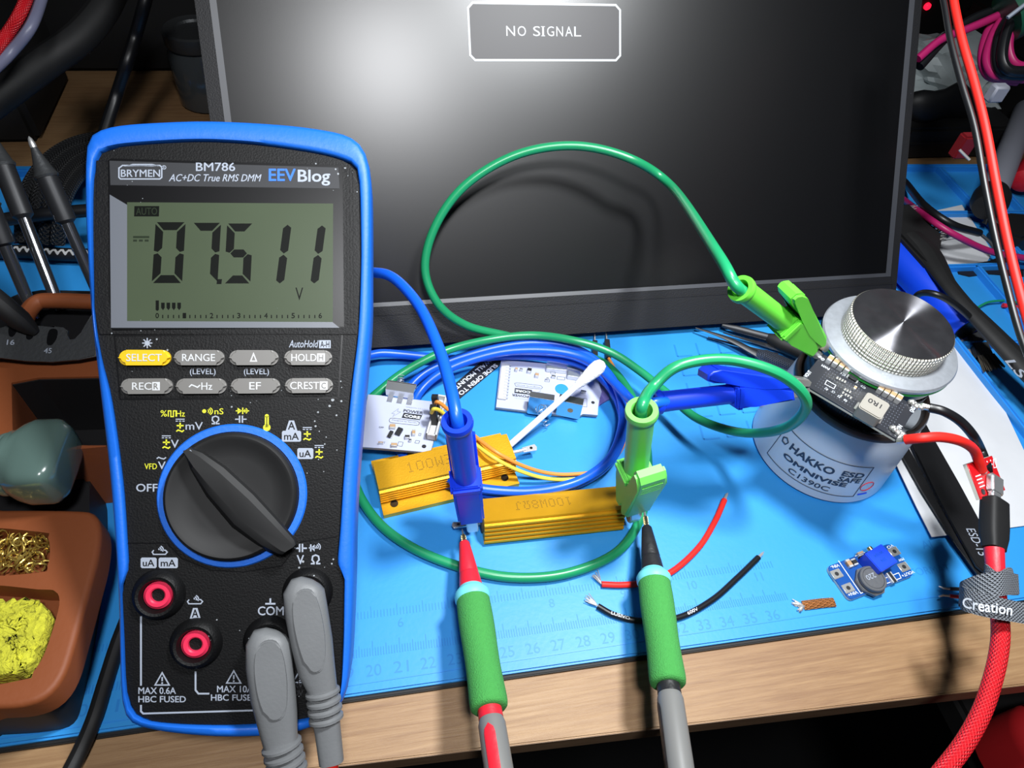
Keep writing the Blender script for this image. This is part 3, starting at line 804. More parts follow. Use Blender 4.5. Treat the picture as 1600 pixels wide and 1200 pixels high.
# ---- two grey right-angle plugs in the sockets
def plug(label, top, path, w0, cable, cm, zt):
    """path: picture points down the middle of the plug body, each with half width (px) and height above the face"""
    t = thing('test_lead_plug', label, 'plug', MET.p(*ml(*top), .3) * 0 + MET.p(*ml(top[0], top[1]), .3))
    mb = MB(); rings = []
    pts = [MET.p(*ml(x, y, z), z) for x, y, hw, hz, z in path]
    for i, (x, y, hw, hz, z) in enumerate(path):
        d = nrm(pts[min(i + 1, len(pts) - 1)] - pts[max(i - 1, 0)])
        sx = nrm(np.cross(d, MET.z)); up = np.cross(sx, d)
        rg = []
        for k in range(20):
            a = 2 * math.pi * k / 20; c_, s_ = math.cos(a), math.sin(a)
            e = .72
            rg.append(pts[i] + sx * hw * S * math.copysign(abs(c_) ** e, c_) + up * hz * math.copysign(abs(s_) ** e, s_))
        rings.append(rg)
    mb.loft(rings, K['plug'])
    body = obj('plug_body', mb, t, world=True, smooth=60)
    mb = MB()      # raised oval grip on top of the body
    gp = path[2:6]
    rr = []
    g0 = [MET.p(*ml(x, y, z + hz * .9), z + hz * .93) for x, y, hw, hz, z in gp]
    L_ = []; R_ = []
    for i, p in enumerate(g0):
        d = nrm(g0[min(i + 1, len(g0) - 1)] - g0[max(i - 1, 0)]); sx = nrm(np.cross(d, MET.z)); w = gp[i][2] * S * (.62 if 0 < i < len(gp) - 1 else .35)
        L_.append(p - sx * w); R_.append(p + sx * w)
    P = L_ + R_[::-1]; Pl = [MET.loc(p) for p in P]; zt_ = max(p[2] for p in Pl)
    sm = smoothpoly([(p[0], p[1]) for p in Pl], 4)
    mb.prism(sm, min(p[2] for p in Pl) - .1, zt_ + .03, K['plug'], .05)
    Mi = MET.m(); mb.v = [tuple(Mi @ Vector(v)) for v in mb.v]
    obj('grip_pad', mb, body, world=True)
    # barrel into the socket
    mb = MB(); a = ml(*top); mb.lathe([(15 * S, .1), (15 * S, .9)], K['plug'], Matrix.Translation((a[0], a[1], 0)), 24); Mi = MET.m(); mb.v = [tuple(Mi @ Vector(v)) for v in mb.v]
    obj('barrel', mb, t, world=True)
    # strain relief ribs
    x, y, hw, hz, z = path[-3]
    mb = MB(); p0, p1 = pts[-3], pts[-2]
    d = nrm(p1 - p0)
    for k in range(4):
        c = p0 + d * (.18 + .26 * k)
        f = Fr(c, np.cross(d, MET.z), z=d)
        mb.lathe([(.1, -.09), (hw * S * 1.0, -.09), (hw * S * 1.16, -.03), (hw * S * 1.16, .05), (hw * S, .1), (.1, .1)], K['plug'], f, 20)
    obj('strain_relief', mb, t, world=True)
    mb = MB(); mb.tube(spline(cable, 8), .2, cm, 10); obj('cable', mb, t, world=True, label='red cable' if cm is K['red'] else 'black cable')
    return t
ex = lambda px, py, d: at(px, py, d)
plug('grey right-angle plug in the COM socket, left and lower of two', (421, 1000),
     [(424, 984, 10, .12, .95), (422, 990, 24, .3, .95), (419, 1004, 31, .42, .95), (421, 1035, 33, .46, .95), (427, 1085, 32, .46, .92), (433, 1120, 29, .42, .9), (438, 1155, 25, .38, .9), (452, 1215, 21, .36, .9), (460, 1250, 20, .34, .9)], 30,
     [MET.p(*ml(458, 1240, .9), .9), MET.p(*ml(470, 1290, .9), .85), MET.p(*ml(490, 1400, 0), .3)], K['blackwire'], .9)
plug('grey right-angle plug with red cable in the volt socket, right and upper of two', (481, 925),
     [(480, 904, 10, .12, .95), (478, 910, 22, .3, .95), (475, 924, 30, .42, .95), (479, 955, 31, .46, .95), (488, 1005, 30, .46, .92), (495, 1045, 27, .42, .9), (503, 1072, 22, .38, .9), (512, 1140, 19, .34, .9), (518, 1190, 18, .33, .9)], 30,
     [MET.p(*ml(517, 1184, .9), .9), MET.p(*ml(521, 1230, .9), .85), MET.p(*ml(535, 1330, 0), .5)], K['red'], .9)
# ================================================================ THINGS ON THE MAT
# ---- gold wirewound resistors
K['gold'] = mat('gold anodised aluminium', (226, 168, 30), .42, .55, bump=(1500, .07), var=(60, .06))
K['dots'] = mat('stamped dots', (96, 66, 12), .7)
K['ceramic'] = mat('ceramic end', (70, 66, 60), .7)
def dotted(mb, t, c, dx, h, w, z, M):
    """stamped dot-matrix characters"""
    F5 = {'1': '00100 01100 00100 00100 00100 00100 01110', '0': '01110 10001 10001 10001 10001 10001 01110', 'W': '10001 10001 10001 10101 10101 11011 10001',
          '3': '11110 00001 00001 01110 00001 00001 11110', 'R': '11110 10001 10001 11110 10100 10010 10001', 'J': '00111 00010 00010 00010 00010 10010 01100',
          '8': '01110 10001 10001 01110 10001 10001 01110', 'o': '01110 10001 10001 10001 01010 01010 11011'}
    d = nrm(dx); u = np.array([-d[1], d[0]]); cw = w / len(t)
    for i, ch in enumerate(t):
        for r, row in enumerate(F5[ch].split()):
            for k, b in enumerate(row):
                if b == '1':
                    q = np.array(c) + d * ((i - len(t) / 2) * cw + (k + .5) / 6.6 * cw) + u * ((3 - r) / 7 * h)
                    mb.disc(q[0], q[1], .024, z, K['dots'], M, 6)
def resistor(label, fr, L, H, flange, txt, flip, lugs):
    t = thing('power_resistor', label, 'resistor', fr, 'gold aluminium resistors')
    hw = .68
    def side(s):
        pr = [(hw, H), (hw + .02, H - .08), (hw - .02, H - .12)]; n = 5
        for k in range(n):
            z = H - .16 - k * (H - .48) / n; st = (H - .48) / n
            pr += [(hw + .12 + .02 * k, z), (hw + .12 + .02 * k, z - st * .5), (hw - .1, z - st * .6), (hw - .1, z - st * .95)]
        pr += [(hw + .16, .28), (hw + .16, .25)]
        return pr
    R_ = side(1); f0, f1 = flange
    prof = [(-y, z) for y, z in R_[::-1]]
    prof = [(-f0, 0), (-f0, .27)] + [(-hw - .02, .24)] + [p for p in prof[2:]] + R_[:-2] + [(hw + .02, .24), (f1, .27), (f1, 0)]
    mb = MB()
    ring0 = [(0, y, z) for y, z in prof]; rings = [[(x, y, z) for _, y, z in ring0] for x in (0, L)]
    mb.loft([r[::-1] for r in rings], K['gold'])
    body = obj('body', mb, t, smooth=20)
    mb = MB(); dotted(mb, txt, (L * .43, .05), (-1, 0) if flip else (1, 0), .52, L * .42, H + .006, None)
    obj('stamped_rating', mb, body, label='dotted stamped rating')
    mb = MB()
    if f0 > .9:
        for x in (.55, L - .55):
            mb = MB(); mb.disc(x, -f0 + .44, .17, .292, K['blackgloss']); obj('mounting_hole', mb, body, label='dark mounting hole in the flange')
    for s in lugs:
        x = 0 if s < 0 else L
        mb = MB(); M = Matrix.Translation((x, 0, H * .52)) @ Matrix.Rotation(math.radians(90) * s, 4, 'Y')
        mb.lathe([(.42, -.02), (.42, .06), (.3, .08)], K['ceramic'], M, 24); obj('end_plug', mb, t)
        mb = MB(); mb.tube([(x, 0, H * .52), (x + s * .5, 0, H * .52), (x + s * .75, 0, H * .54)], .09, K['tin'], 10)
        mb.prism([(x + s * .6, -.13), (x + s * 1.22, -.17), (x + s * 1.28, 0), (x + s * 1.22, .17), (x + s * .6, .13)], H * .52 - .02, H * .52 + .05, K['tin'], .015)
        mb.disc(x + s * 1.0, 0, .07, H * .52 + .053, K['blackgloss'], n=12)
        obj('terminal', mb, t, label='tinned solder lug with a hole')
    return t
a, b = onz(587, 744, 1.2), onz(799, 697, 1.2)
fr = Fr(np.array([a[0], a[1], .01]), np.array([b[0] - a[0], b[1] - a[1], 0]), z=(0, 0, 1))
resistor('gold finned resistor lying flat behind the blue clip, both flange holes showing', fr, np.linalg.norm((b - a)[:2]), 1.2, (1.42, 1.42), '100W3R', False, (1,))
a, b = onz(757, 853, .05), onz(973, 830, .05)
xx = nrm(b - a); tl = math.radians(17)
up = np.array([0, math.sin(tl), math.cos(tl)]); up = nrm(up - xx * (up @ xx)); yy = np.cross(up, xx)
fr = Fr(a + yy * .82 - up * .24 + np.array([0, 0, .0]), xx, z=up)
resistor('gold finned resistor in front, between the blue and green clips, tilted back', fr, np.linalg.norm(b - a), 1.5, (.72, 1.0), '100W8oJ', True, (-1, 1))

# ---- crocodile clip test leads
K['lime'] = mat('light green boot', (112, 214, 92), .42, var=(40, .05))
K['limeb'] = mat('bright green boot', (100, 208, 62), .42, var=(40, .05))
K['royal'] = mat('royal blue boot', (12, 56, 214), .4, var=(40, .06))
K['greencable'] = mat('green silicone cable', (30, 142, 92), .32, var=(30, .06))
K['bluecable'] = mat('blue silicone cable', (20, 92, 222), .34, var=(30, .06))
def clip(root, J, Tl, xdir, m, L, what):
    fr = Fr(J, xdir, z=nrm(Tl - J)) if False else None
    z = nrm(Tl - J); x = np.array(xdir, float); x = nrm(x - z * (x @ z)); fr = Fr(J, x, y=np.cross(z, x))
    M = fr.m(); k = L / 6.3
    def ext(mb, pts, hw, mm, bev):
        # polygon in the x-z plane extruded along y
        Q = M @ Matrix(((1, 0, 0, 0), (0, 0, -1, 0), (0, 1, 0, 0), (0, 0, 0, 1)))
        mb.prism([(p[0] * k, p[1] * k) for p in pts], -hw * k, hw * k, mm, bev * k, M=Q, both=True, seg=3)
    mb = MB()
    ext(mb, [(-.40, .75), (-.46, 2.4), (-.50, 2.95), (-.40, 3.25), (.40, 3.25), (.46, 2.9), (.36, 2.5), (.18, 1.6), (.02, .85)], .46, m, .09)
    mb.lathe([(.36 * k, 2.6 * k), (.38 * k, 3.2 * k), (.385 * k, 5.7 * k), (.40 * k, 6.0 * k), (.46 * k, 6.06 * k), (.475 * k, 6.18 * k), (.45 * k, 6.3 * k), (.30 * k, 6.3 * k), (.27 * k, 6.2 * k), (.26 * k, 5.4 * k), (.01, 5.35 * k)], m, M, 36, caps=False)
    mb.box(-.52 * k, .44 * k, -.52 * k, .52 * k, 2.85 * k, 3.2 * k, m, .09 * k, M=M)
    boot = obj('clip_boot', mb, root, world=True, label=what, smooth=40)
    mb = MB()
    ext(mb, [(.06, .80), (.30, .74), (.52, 1.1), (1.12, 3.85), (1.14, 4.2), (1.0, 4.4), (.76, 4.42), (.64, 4.15), (.50, 3.0), (.2, 2.1), (.06, 1.5)], .47, m, .09)
    for j in range(4):
        mb.box((1.03 - .037 * j) * k, (1.15 - .037 * j) * k, -.36 * k, .36 * k, (3.9 - .17 * j) * k, (3.98 - .17 * j) * k, m, .03 * k, M=M)
    obj('lever', mb, boot, world=True)
    mb = MB()
    ext(mb, [(-.34, 0), (-.40, .2), (-.38, 1.0), (-.12, 1.0), (-.10, .6), (-.06, .5), (-.10, .42), (-.06, .34), (-.10, .26), (-.06, .18), (-.10, .1), (-.06, .02)], .2, K['steel'], .03)
    ext(mb, [(.0, .02), (.04, .1), (.0, .18), (.04, .26), (.0, .34), (.04, .42), (.0, .5), (.06, 1.0), (.36, 1.0), (.40, .55), (.30, .1), (.16, -.04)], .2, K['steel'], .03)
    obj('jaw', mb, boot, world=True, label='plated steel toothed jaws')
    return fr
gl = thing('test_lead', 'green crocodile clip test lead, arching over the screen and coiled on the mat', 'test lead', (11, 5, 0), 'crocodile clip test leads')
JA = onz(986, 806, .95); TA = JA + np.array([.1, .0, 6.2]); 
for _ in range(30):
    q = proj(TA); TA = TA + np.array([(1003 - q[0]) * .015, 0, (q[1] - 640) * .015])
LA = np.linalg.norm(TA - JA)
fA = clip(gl, JA, TA, (.12, -1, 0), K['lime'], LA, 'pale green clip boot standing on the front resistor')
JB = onz(1284, 547, 7.22); TB = at_dist(1156, 450, JB, 6.6)
fB = clip(gl, JB, TB, nrm(CAM_C - JB) * .45 + CAM_R @ np.array([.7, -.7, 0]), K['limeb'], 6.6, 'bright green clip boot biting the black board')
def ps(px, py, off):
    n = MON.z
    return onp(px, py, MON.o + n * off, n)
Z = onz
tb = nrm(TB - JB); ta = nrm(TA - JA)
gpts = [TB - tb * .8, TB + tb * .3, at(1120, 395, CAM_R[:, 2] @ (TB - CAM_C) + 1.0), ps(1050, 292, 3.6), ps(985, 248, 2.9), ps(900, 228, 2.3), ps(810, 241, 2.0), ps(730, 287, 1.8), ps(682, 350, 1.6), ps(664, 418, 1.5), ps(684, 474, 1.5),
        ps(728, 508, 1.05), ps(790, 524, .62), Z(850, 538, .72), Z(905, 552, .5), Z(950, 572, .58), Z(985, 615, .6), Z(1008, 680, .5), Z(1012, 750, .27), Z(1000, 812, .27), Z(962, 864, .27), Z(885, 896, .27), Z(800, 902, .27), Z(720, 886, .27), Z(645, 856, .27), Z(590, 815, .27),
        Z(556, 760, .27), Z(548, 700, .3), Z(566, 640, .4), Z(600, 605, .9), Z(640, 576, 1.3), Z(700, 547, 1.6), ps(770, 530, 1.1), ps(835, 524, 1.2), Z(900, 533, 1.85), Z(955, 551, 1.7), Z(1000, 580, 1.6), Z(1042, 614, 1.7), Z(1090, 654, 1.9), Z(1160, 676, 2.9),
        Z(1228, 668, 5.6), Z(1260, 630, 7.9), Z(1222, 587, 9.0), Z(1140, 562, 9.2), Z(1062, 571, 9.0), Z(1019, 606, 8.4), TA + ta * .25, TA - ta * .8]
mb = MB(); mb.tube(spline(gpts, 12), .205, K['greencable'], 14); obj('cable', mb, gl, world=True, label='green silicone cable')

bl = thing('test_lead', 'blue crocodile clip test lead coiled round the white boards on the mat', 'test lead', (5, 6, 0), 'crocodile clip test leads')
JC = onz(738, 818, .95); TC = JC + np.array([-.3, 0, 6.2])
for _ in range(30):
    q = proj(TC); TC = TC + np.array([(714 - q[0]) * .015, 0, (q[1] - 657) * .015])
LC = np.linalg.norm(TC - JC)
fC = clip(bl, JC, TC, (.05, 1, 0), K['royal'], LC, 'blue clip boot standing on the front resistor, left end')
JD = onz(1262, 602, 7.16); TD = at_dist(1022, 629, JD, 6.3)
fD = clip(bl, JD, TD, nrm(CAM_C - JD) * .35 + CAM_R @ np.array([-.05, -.9, 0]), K['royal'], 6.3, 'blue clip boot lying level, biting the black board')
tc_ = nrm(TC - JC); td = nrm(TD - JD)
dC = CAM_R[:, 2] @ (TC - CAM_C)
bpts = [TC - tc_ * .9, TC + tc_ * .2, at(702, 598, dC + .6), at(684, 540, dC + 2.0), at(656, 480, dC + 3.6), at(622, 440, dC + 4.8), at(595, 427, dC + 5.6), at(566, 432, dC + 6.8), at(552, 475, dC + 7.8), Z(548, 540, 1.5), Z(566, 556, 1.0), Z(600, 552, .8), Z(660, 557, .5), Z(720, 561, .4), Z(790, 556, .6), Z(850, 558, .7), Z(915, 573, .78),
        Z(958, 612, .72), Z(974, 665, .7), Z(957, 715, .66), Z(915, 750, .62), Z(850, 769, .32), Z(775, 772, .25), Z(700, 758, .25), Z(640, 725, .25), Z(618, 675, .25), Z(630, 622, .25), Z(672, 578, .55), Z(765, 546, .95), Z(845, 536, 1.15), Z(910, 550, 1.25), Z(955, 590, 1.2), Z(973, 640, 1.1), Z(966, 690, 1.0),
        Z(942, 728, .95), Z(890, 757, .9), Z(810, 768, .7), Z(725, 757, .8), Z(665, 722, .7), Z(642, 672, .55), Z(652, 618, .6), Z(698, 578, 1.0), Z(780, 551, 1.4), Z(860, 548, 1.6), Z(920, 563, 1.65), Z(962, 600, 1.9), Z(992, 631, 2.8), TD + td * .35, TD - td * .9]
mb = MB(); mb.tube(spline(bpts, 12), .215, K['bluecable'], 14); obj('cable', mb, bl, world=True, label='blue silicone cable')

# ---- probes
K['foam'] = mat('green foam grip', (66, 150, 70), .95, bump=(2600, .45), var=(900, .05))
K['cyan'] = mat('pale turquoise ring', (112, 208, 214), .5)
K['redtip'] = mat('red probe plastic', (214, 34, 50), .45, bump=(300, .1))
K['blacktip'] = mat('black probe plastic', (30, 30, 32), .5, bump=(300, .2), var=(120, .25))
K['greyh'] = mat('grey probe handle', (116, 116, 114), .45)
def probe(label, tip, end, stations, tipm, inlay):
    """stations: picture heights where collar, foam, handle begin"""
    A, B = tip, end; ax = nrm(B - A)
    def z_at(py):
        lo, hi = 0, np.linalg.norm(B - A) * 1.3
        for _ in range(40):
            m_ = (lo + hi) / 2
            if proj(A + ax * m_)[1] < py: lo = m_
            else: hi = m_
        return lo
    s = {k: z_at(v) for k, v in stations.items()}
    fr = Fr(A, np.cross(ax, (0, 0, 1)), z=ax); M = fr.m()
    t = thing('test_probe', label, 'test probe', Fr(A, np.cross(ax, (0, 0, 1)), z=ax), 'test probes with green foam grips')
    mb = MB(); mb.lathe([(.005, 0), (.03, .12), (.06, .5), (.065, s['knurl'])], K['steel'], None, 16)
    obj('needle', mb, t)
    mb = MB(); mb.lathe([(.09, s['knurl'] - .02), (.11, s['knurl'] + .05), (.115, s['cone'] + .05)], K['brassk'], None, 20); obj('knurled_sleeve', mb, t, label='knurled brass sleeve')
    c0, c1 = s['cone'], s['collar']
    mb = MB(); r0, r1 = .21, .455; q = lambda f: r0 + (r1 - r0) * f
    mb.lathe([(.12, c0 - .01), (r0 - .03, c0), (r0, c0 + .05)] + [(q(f), c0 + (c1 - c0) * f) for f in (.3, .66)] + [(q(.67) - .02, c0 + (c1 - c0) * .68), (q(.71) - .02, c0 + (c1 - c0) * .71), (q(.72), c0 + (c1 - c0) * .72)] + [(r1, c1), (r1, c1 + .3)], tipm, None, 32)
    obj('tip_cone', mb, t, label=('red' if inlay else 'black') + ' tapered tip')
    f0 = s['foam']; w = f0 - c1
    mb = MB(); mb.lathe([(.40, c1 - .05), (.49, c1 - .02), (.52, c1 + .06), (.61, c1 + .14), (.665, c1 + .24), (.665, f0 + .02), (.62, f0 + .12), (.5, f0 + .12)], K['cyan'], None, 36); obj('finger_guard', mb, t)
    f1 = s['handle']
    mb = MB(); pr = [(.50, f0 + .05), (.605, f0 + .06)]
    for k in range(1, 24): pr.append((.615 + .02 * math.sin(k * .3), f0 + .06 + (f1 - f0 - .2) * k / 24))
    pr += [(.62, f1 - .16), (.60, f1 - .06), (.54, f1), (.40, f1 + .02), (.3, f1)]
    mb.lathe(pr, K['foam'], None, 40)
    obj('foam_grip', mb, t, smooth=60)
    mb = MB(); mb.lathe([(.39, f1 - .3), (.40, f1 + .32), (.36, f1 + .34)], tipm, None, 32); obj('handle_ring', mb, t, label=('red' if inlay else 'black') + ' ring below the grip')
    mb = MB(); e = f1 + 7
    mb.lathe([(.36, f1 + .2), (.39, f1 + .33), (.44, f1 + .5), (.45, f1 + 2.5), (.42, e)], K['greyh'], None, 32)
    h = obj('handle', mb, t)
    # lengthwise inlay on the side facing the camera
    cd = nrm(CAM_C - (A + ax * f1)); lc = fr.loc(A + cd)
    a0 = math.atan2(lc[1], lc[0]) + (.25 if inlay else 1.25)
    mb = MB(); rg = []
    N_ = 14
    for i in range(40):
        zz_ = f1 + .62 + (i / 39) * 5.5; wd = .40 * math.sqrt(max(.0, 1 - max(0, 1 - i / 2.6) ** 2)) + .01
        rg.append([(.462 * math.cos(a0 + wd * (2 * k / N_ - 1)), .462 * math.sin(a0 + wd * (2 * k / N_ - 1)), zz_) for k in range(N_ + 1)])
    mb.loft(rg, K['redtip'] if inlay else K['blacktip'], caps=False, closed=False); obj('inlay', mb, h, label='red inlay' if inlay else 'black inlay')
    return t
K['brassk'] = mat('knurled brass', (206, 186, 130), .3, 1.); bump_from(K['brassk'], weave(10, 9), .8, .0004)
ta_ = onz(722, 826, 1.25); probe('red-tipped probe with green foam grip, touching the blue clip', ta_, at(779, 1200, 20.9), dict(knurl=837, cone=848, collar=921, foam=935, handle=1108), K['redtip'], True)
tb_ = onz(1006, 792, 1.25); probe('black-tipped probe with green foam grip, touching the pale green clip', tb_, at(1062, 1200, 21.4), dict(knurl=808, cone=824, collar=895, foam=908, handle=1070), K['blacktip'], False)

# ---- cotton swab
t = thing('cotton_swab', 'white cotton swab leaning across the boards behind the gold resistor', 'cotton swab', onz(800, 690, .2))
A, B = onz(796, 696, .6), onz(941, 568, 2.9); d = nrm(B - A); M = Fr(A, (1, 0, 0), z=d).m() if abs(d[0]) < .9 else None
L = np.linalg.norm(B - A); fr = Fr(A, np.cross(d, (0, 0, 1)), z=d)
K['cotton'] = mat('cotton', (240, 240, 238), .95, bump=(700, .5)); K['stick'] = mat('white paper stick', (232, 234, 238), .6)
mb = MB(); mb.lathe([(.14, -.2), (.15, 0), (.145, L - .8)], K['stick'], fr, 20); obj('stick', mb, t, world=True)
mb = MB(); mb.lathe([(.15, L - 1.75), (.2, L - 1.5), (.3, L - .9), (.355, L - .5), (.34, L - .2), (.24, L + .02), (.08, L + .1), (.01, L + .11)], K['cotton'], fr, 24); obj('cotton_tip', mb, t, world=True)

# ---- loose wire offcuts
def strands(mb, P, d, m, n=7, L=.5, spread=.25, r=.022):
    for k in range(n):
        v = nrm(d + rng.normal(0, spread, 3)); v[2] = v[2] * .4
        mb.tube([P, P + v * L * .5 + np.array([0, 0, .02]), P + v * L * (.7 + .5 * rng.rand())], [r, r, r * .7], m, 5)
def offcut(label, pts, r, m, e0, e1, txts=()):
    P = spline([onz(x, y, r + .01) for x, y in pts], 8)
    t = thing('wire_offcut', label, 'wire', P[0], 'short stripped wire offcuts')
    mb = MB(); mb.tube(P, r, m, 14); w = obj('insulation', mb, t, world=True)
    mb = MB(); d0 = nrm(P[0] - P[2]); d1 = nrm(P[-1] - P[-3])
    strands(mb, P[0], nrm(np.array(e0(P[0], d0))), K['tin'], 12, .55, .16); obj('bare_strands', mb, t, world=True, label='bare frayed strands at the left end')
    mb = MB(); mb.tube([P[-1] - d1 * .05, P[-1] + d1 * e1], [r * .62, r * .5], K['tin'], 8)
    strands(mb, P[-1] + d1 * e1 * .7, d1, K['tin'], 5, .18, .12); obj('bare_strands', mb, t, world=True, label='bare tinned right end')
    for s, i, wdt in txts:
        mb = MB(); p = P[i]; dd = nrm(P[i + 2] - P[i - 2])
        mb.textd(s, (p[0], p[1]), dd[:2], .13, K['white'], 2 * r + .012 + .012, bold=.004, width=wdt); obj('printed_marking', mb, w, world=True)
offcut('short red wire offcut with frayed end, passing under the black probe', [(940, 913), (972, 914), (1005, 910), (1050, 893), (1092, 855), (1117, 815), (1132, 781)], .13, K['red'], lambda p, d: onz(929, 893, .2) - p, .35)
offcut('short black wire offcut with white lettering, nearest the bench edge', [(934, 947), (960, 961), (1000, 970), (1060, 965), (1112, 938), (1152, 903), (1185, 871)], .125, K['blackwire'], lambda p, d: onz(924, 938, .2) - p, .3,
       (('LUSIVO', 10, .75), ('18AWG', 19, .7), ('600V', 27, .5)))

# ---- solder wick
K['copper'] = mat('braided copper', (214, 138, 80), .4, .6); bump_from(K['copper'], weave(7, 3.2), .9, .0006)
t = thing('solder_wick', 'short piece of copper braid with a frayed tinned end, left of the blue module', 'solder wick', onz(1272, 944, 0))
P = spline([onz(1255, 946, .06), onz(1270, 944, .08), onz(1287, 942, .07), onz(1304, 941, .06)], 6)
mb = MB(); mb.tube(P, [.2] * len(P), K['copper'], 16, up=(0, 0, 1), flat=.26); obj('braid', mb, t, world=True, label='copper braid')
mb = MB(); strands(mb, P[0], nrm(P[0] - P[2]) + np.array([0, .35, 0]), K['tin'], 16, .42, .28, .028); strands(mb, P[1], nrm(P[0] - P[2]) + np.array([0, -.5, 0]), K['solder'], 10, .42, .3, .04); obj('frayed_end', mb, t, world=True, label='frayed end clogged with solder')
# ================================================================ CIRCUIT BOARDS AND THE VISE
K['pcbw'] = mat('white solder mask', (182, 188, 210), .45, coat=.1)
K['pcbedge'] = mat('board edge', (206, 204, 190), .6)
K['ink'] = mat('black silkscreen', (28, 30, 36), .6)
K['inkg'] = mat('grey silkscreen', (120, 126, 140), .6)
K['ic'] = mat('black chip', (30, 31, 34), .5)
K['tan'] = mat('tan capacitor', (176, 142, 104), .45)
K['padtin'] = mat('tinned pad', (212, 214, 214), .4, .5)
K['sheetmetal'] = mat('bright nickel sheet', (210, 212, 214), .27, .82, var=(70, .08))
K['mirrormetal'] = mat('polished nickel strip', (206, 210, 214), .16, .97)
K['conn'] = mat('white connector', (205, 205, 205), .45)
K['orange'] = mat('orange wire', (226, 140, 60), .45); K['yellow'] = mat('yellow wire', (226, 206, 70), .45)
K['purple'] = mat('purple solder mask', (112, 104, 168), .45)
def cap(mb, x, y, w, l, h, z, ang=0, body='tan'):
    """two-terminal chip: tinned ends, coloured middle"""
    M = Matrix.Translation((x, y, z)) @ Matrix.Rotation(ang, 4, 'Z')
    mb.box(-w / 2, w / 2, -l / 2, l / 2, 0, h, K['padtin'], .012, M=M, seg=1)
    mb.box(-w / 2 - .004, w / 2 + .004, -l * .28, l * .28, 0, h + .006, K[body], .008, M=M, seg=1)
def ic(mb, x, y, w, l, h, z, ang=0, legs=0, m='ic'):
    M = Matrix.Translation((x, y, z)) @ Matrix.Rotation(ang, 4, 'Z')
    mb.box(-w / 2, w / 2, -l / 2, l / 2, .02, h, K[m], .015, M=M, seg=1)
    for k in range(legs):
        yy = -l / 2 + l * (k + .5) / legs
        mb.box(-w / 2 - .06, w / 2 + .06, yy - l / legs * .28, yy + l / legs * .28, 0, .04, K['padtin'], 0, M=M)
def quadfr(c, z):
    """frame from picture corners (lower left, lower right, upper right, upper left) at height z"""
    q = [onz(*p, z) for p in c]
    return Fr((q[0] + q[1] + q[2] + q[3]) / 4, (q[1] - q[0]) + (q[2] - q[3]), z=(0, 0, 1))
def L2(fr, pts, h=0): return [tuple(fr.l(x, y, h)) for x, y in pts]
def Lz(mb, fr, pts, w, m, h=.105, closed=False): mb.line(L2(fr, pts, h), w, h, m, closed=closed)
def Tq(mb, fr, s, c0, c1, h, m, hh=.105, bold=.0, width=None):
    """text whose baseline direction runs from picture point c0 to c1 (its centre in between), letter height h cm"""
    a, b = fr.l(*c0, hh), fr.l(*c1, hh)
    mb.textd(s, (a + b) / 2, b - a, h, m, hh, bold=bold, width=width or np.linalg.norm(b - a))
def bolt(mb, fr, pts, w=.022): Lz(mb, fr, pts, w, K['inkg'], closed=True)
def spring(mb, P, ax, r, L, n, m, wr=.018):
    f = Fr(P, np.cross(ax, (0.3, 0, 1)), z=ax); pts = []
    for k in range(n * 12 + 1):
        t = k / 12 * 2 * math.pi; s = k / (n * 12)
        pts.append(f.p(r * (1 - .35 * s) * math.cos(t), r * (1 - .35 * s) * math.sin(t), L * s))
    mb.tube(pts, wr, m, 6)

# ---- white board, left (partly behind the meter)
z0 = 1.05
fr = quadfr([(575, 697), (672.5, 704), (695, 627), (585, 614)], z0)
fr.o = fr.o - fr.z * .1
pl_ = thing('power_board', 'white circuit board with upright print, beside the meter, with yellow and orange wires plugged in', 'circuit board', fr, 'white power boards')
mb = MB()
out = L2(fr, [(560, 698), (592, 700), (672.5, 707), (694, 630), (676, 627), (668, 626.5), (597.5, 618), (575, 616)], .1)
mb.prism(out, -.06, .1, K['pcbw'], .012)
mb.prism(out, -.061, .06, K['pcbedge'])
H = .106
Tq(mb, fr, 'VERSION 2.0.1', (634, 635.8), (660, 639), .07, K['inkg'])
Tq(mb, fr, 'POWER', (630.5, 641.5), (661, 645.5), .17, K['ink'], bold=.02)
mb.poly(L2(fr, [(627.5, 652.8), (631, 644.5 + 0.2), (660, 648.5), (656, 656.5)], H), H, K['ink'])
Tq(mb, fr, 'CORE', (631.5, 649.2), (656.5, 652.8), .16, K['white'], .112, bold=.03)
Lz(mb, fr, [(608, 656.5), (610, 653.5), (614, 653.2), (652, 658), (655.5, 660.5), (654, 664), (650, 664.5), (612, 660.5), (608.5, 659)], .022, K['ink'], closed=True)
Tq(mb, fr, 'Designed by ReimSu', (611, 656), (653, 661.2), .07, K['ink'], width=1.15)
bolt(mb, fr, [(622.5, 638.5), (612, 646), (616.5, 646.8), (613.5, 651), (626, 643.8), (621, 643)])
for a, b in (((593, 697), (601, 699)), ):
    Tq(mb, fr, 'OUT', (592, 691), (602, 692), .1, K['ink']); 
Tq(mb, fr, 'OFF', (592, 667.5), (599.5, 668.3), .09, K['ink'], bold=.01)
for pts in ([(623, 690), (630, 691), (628, 697.5), (621, 696.5)], [(650, 688), (656, 689), (654, 693), (648, 692)], [(655, 677), (658, 677.3), (657, 681), (654, 680.5)]): Lz(mb, fr, pts, .018, K['ink'], closed=True)
board = obj('board', mb, pl_)
mb = MB(); mb.disc(*fr.l(662.5, 697.5, .1), .1, .104, K['ic']); obj('hole', mb, board)
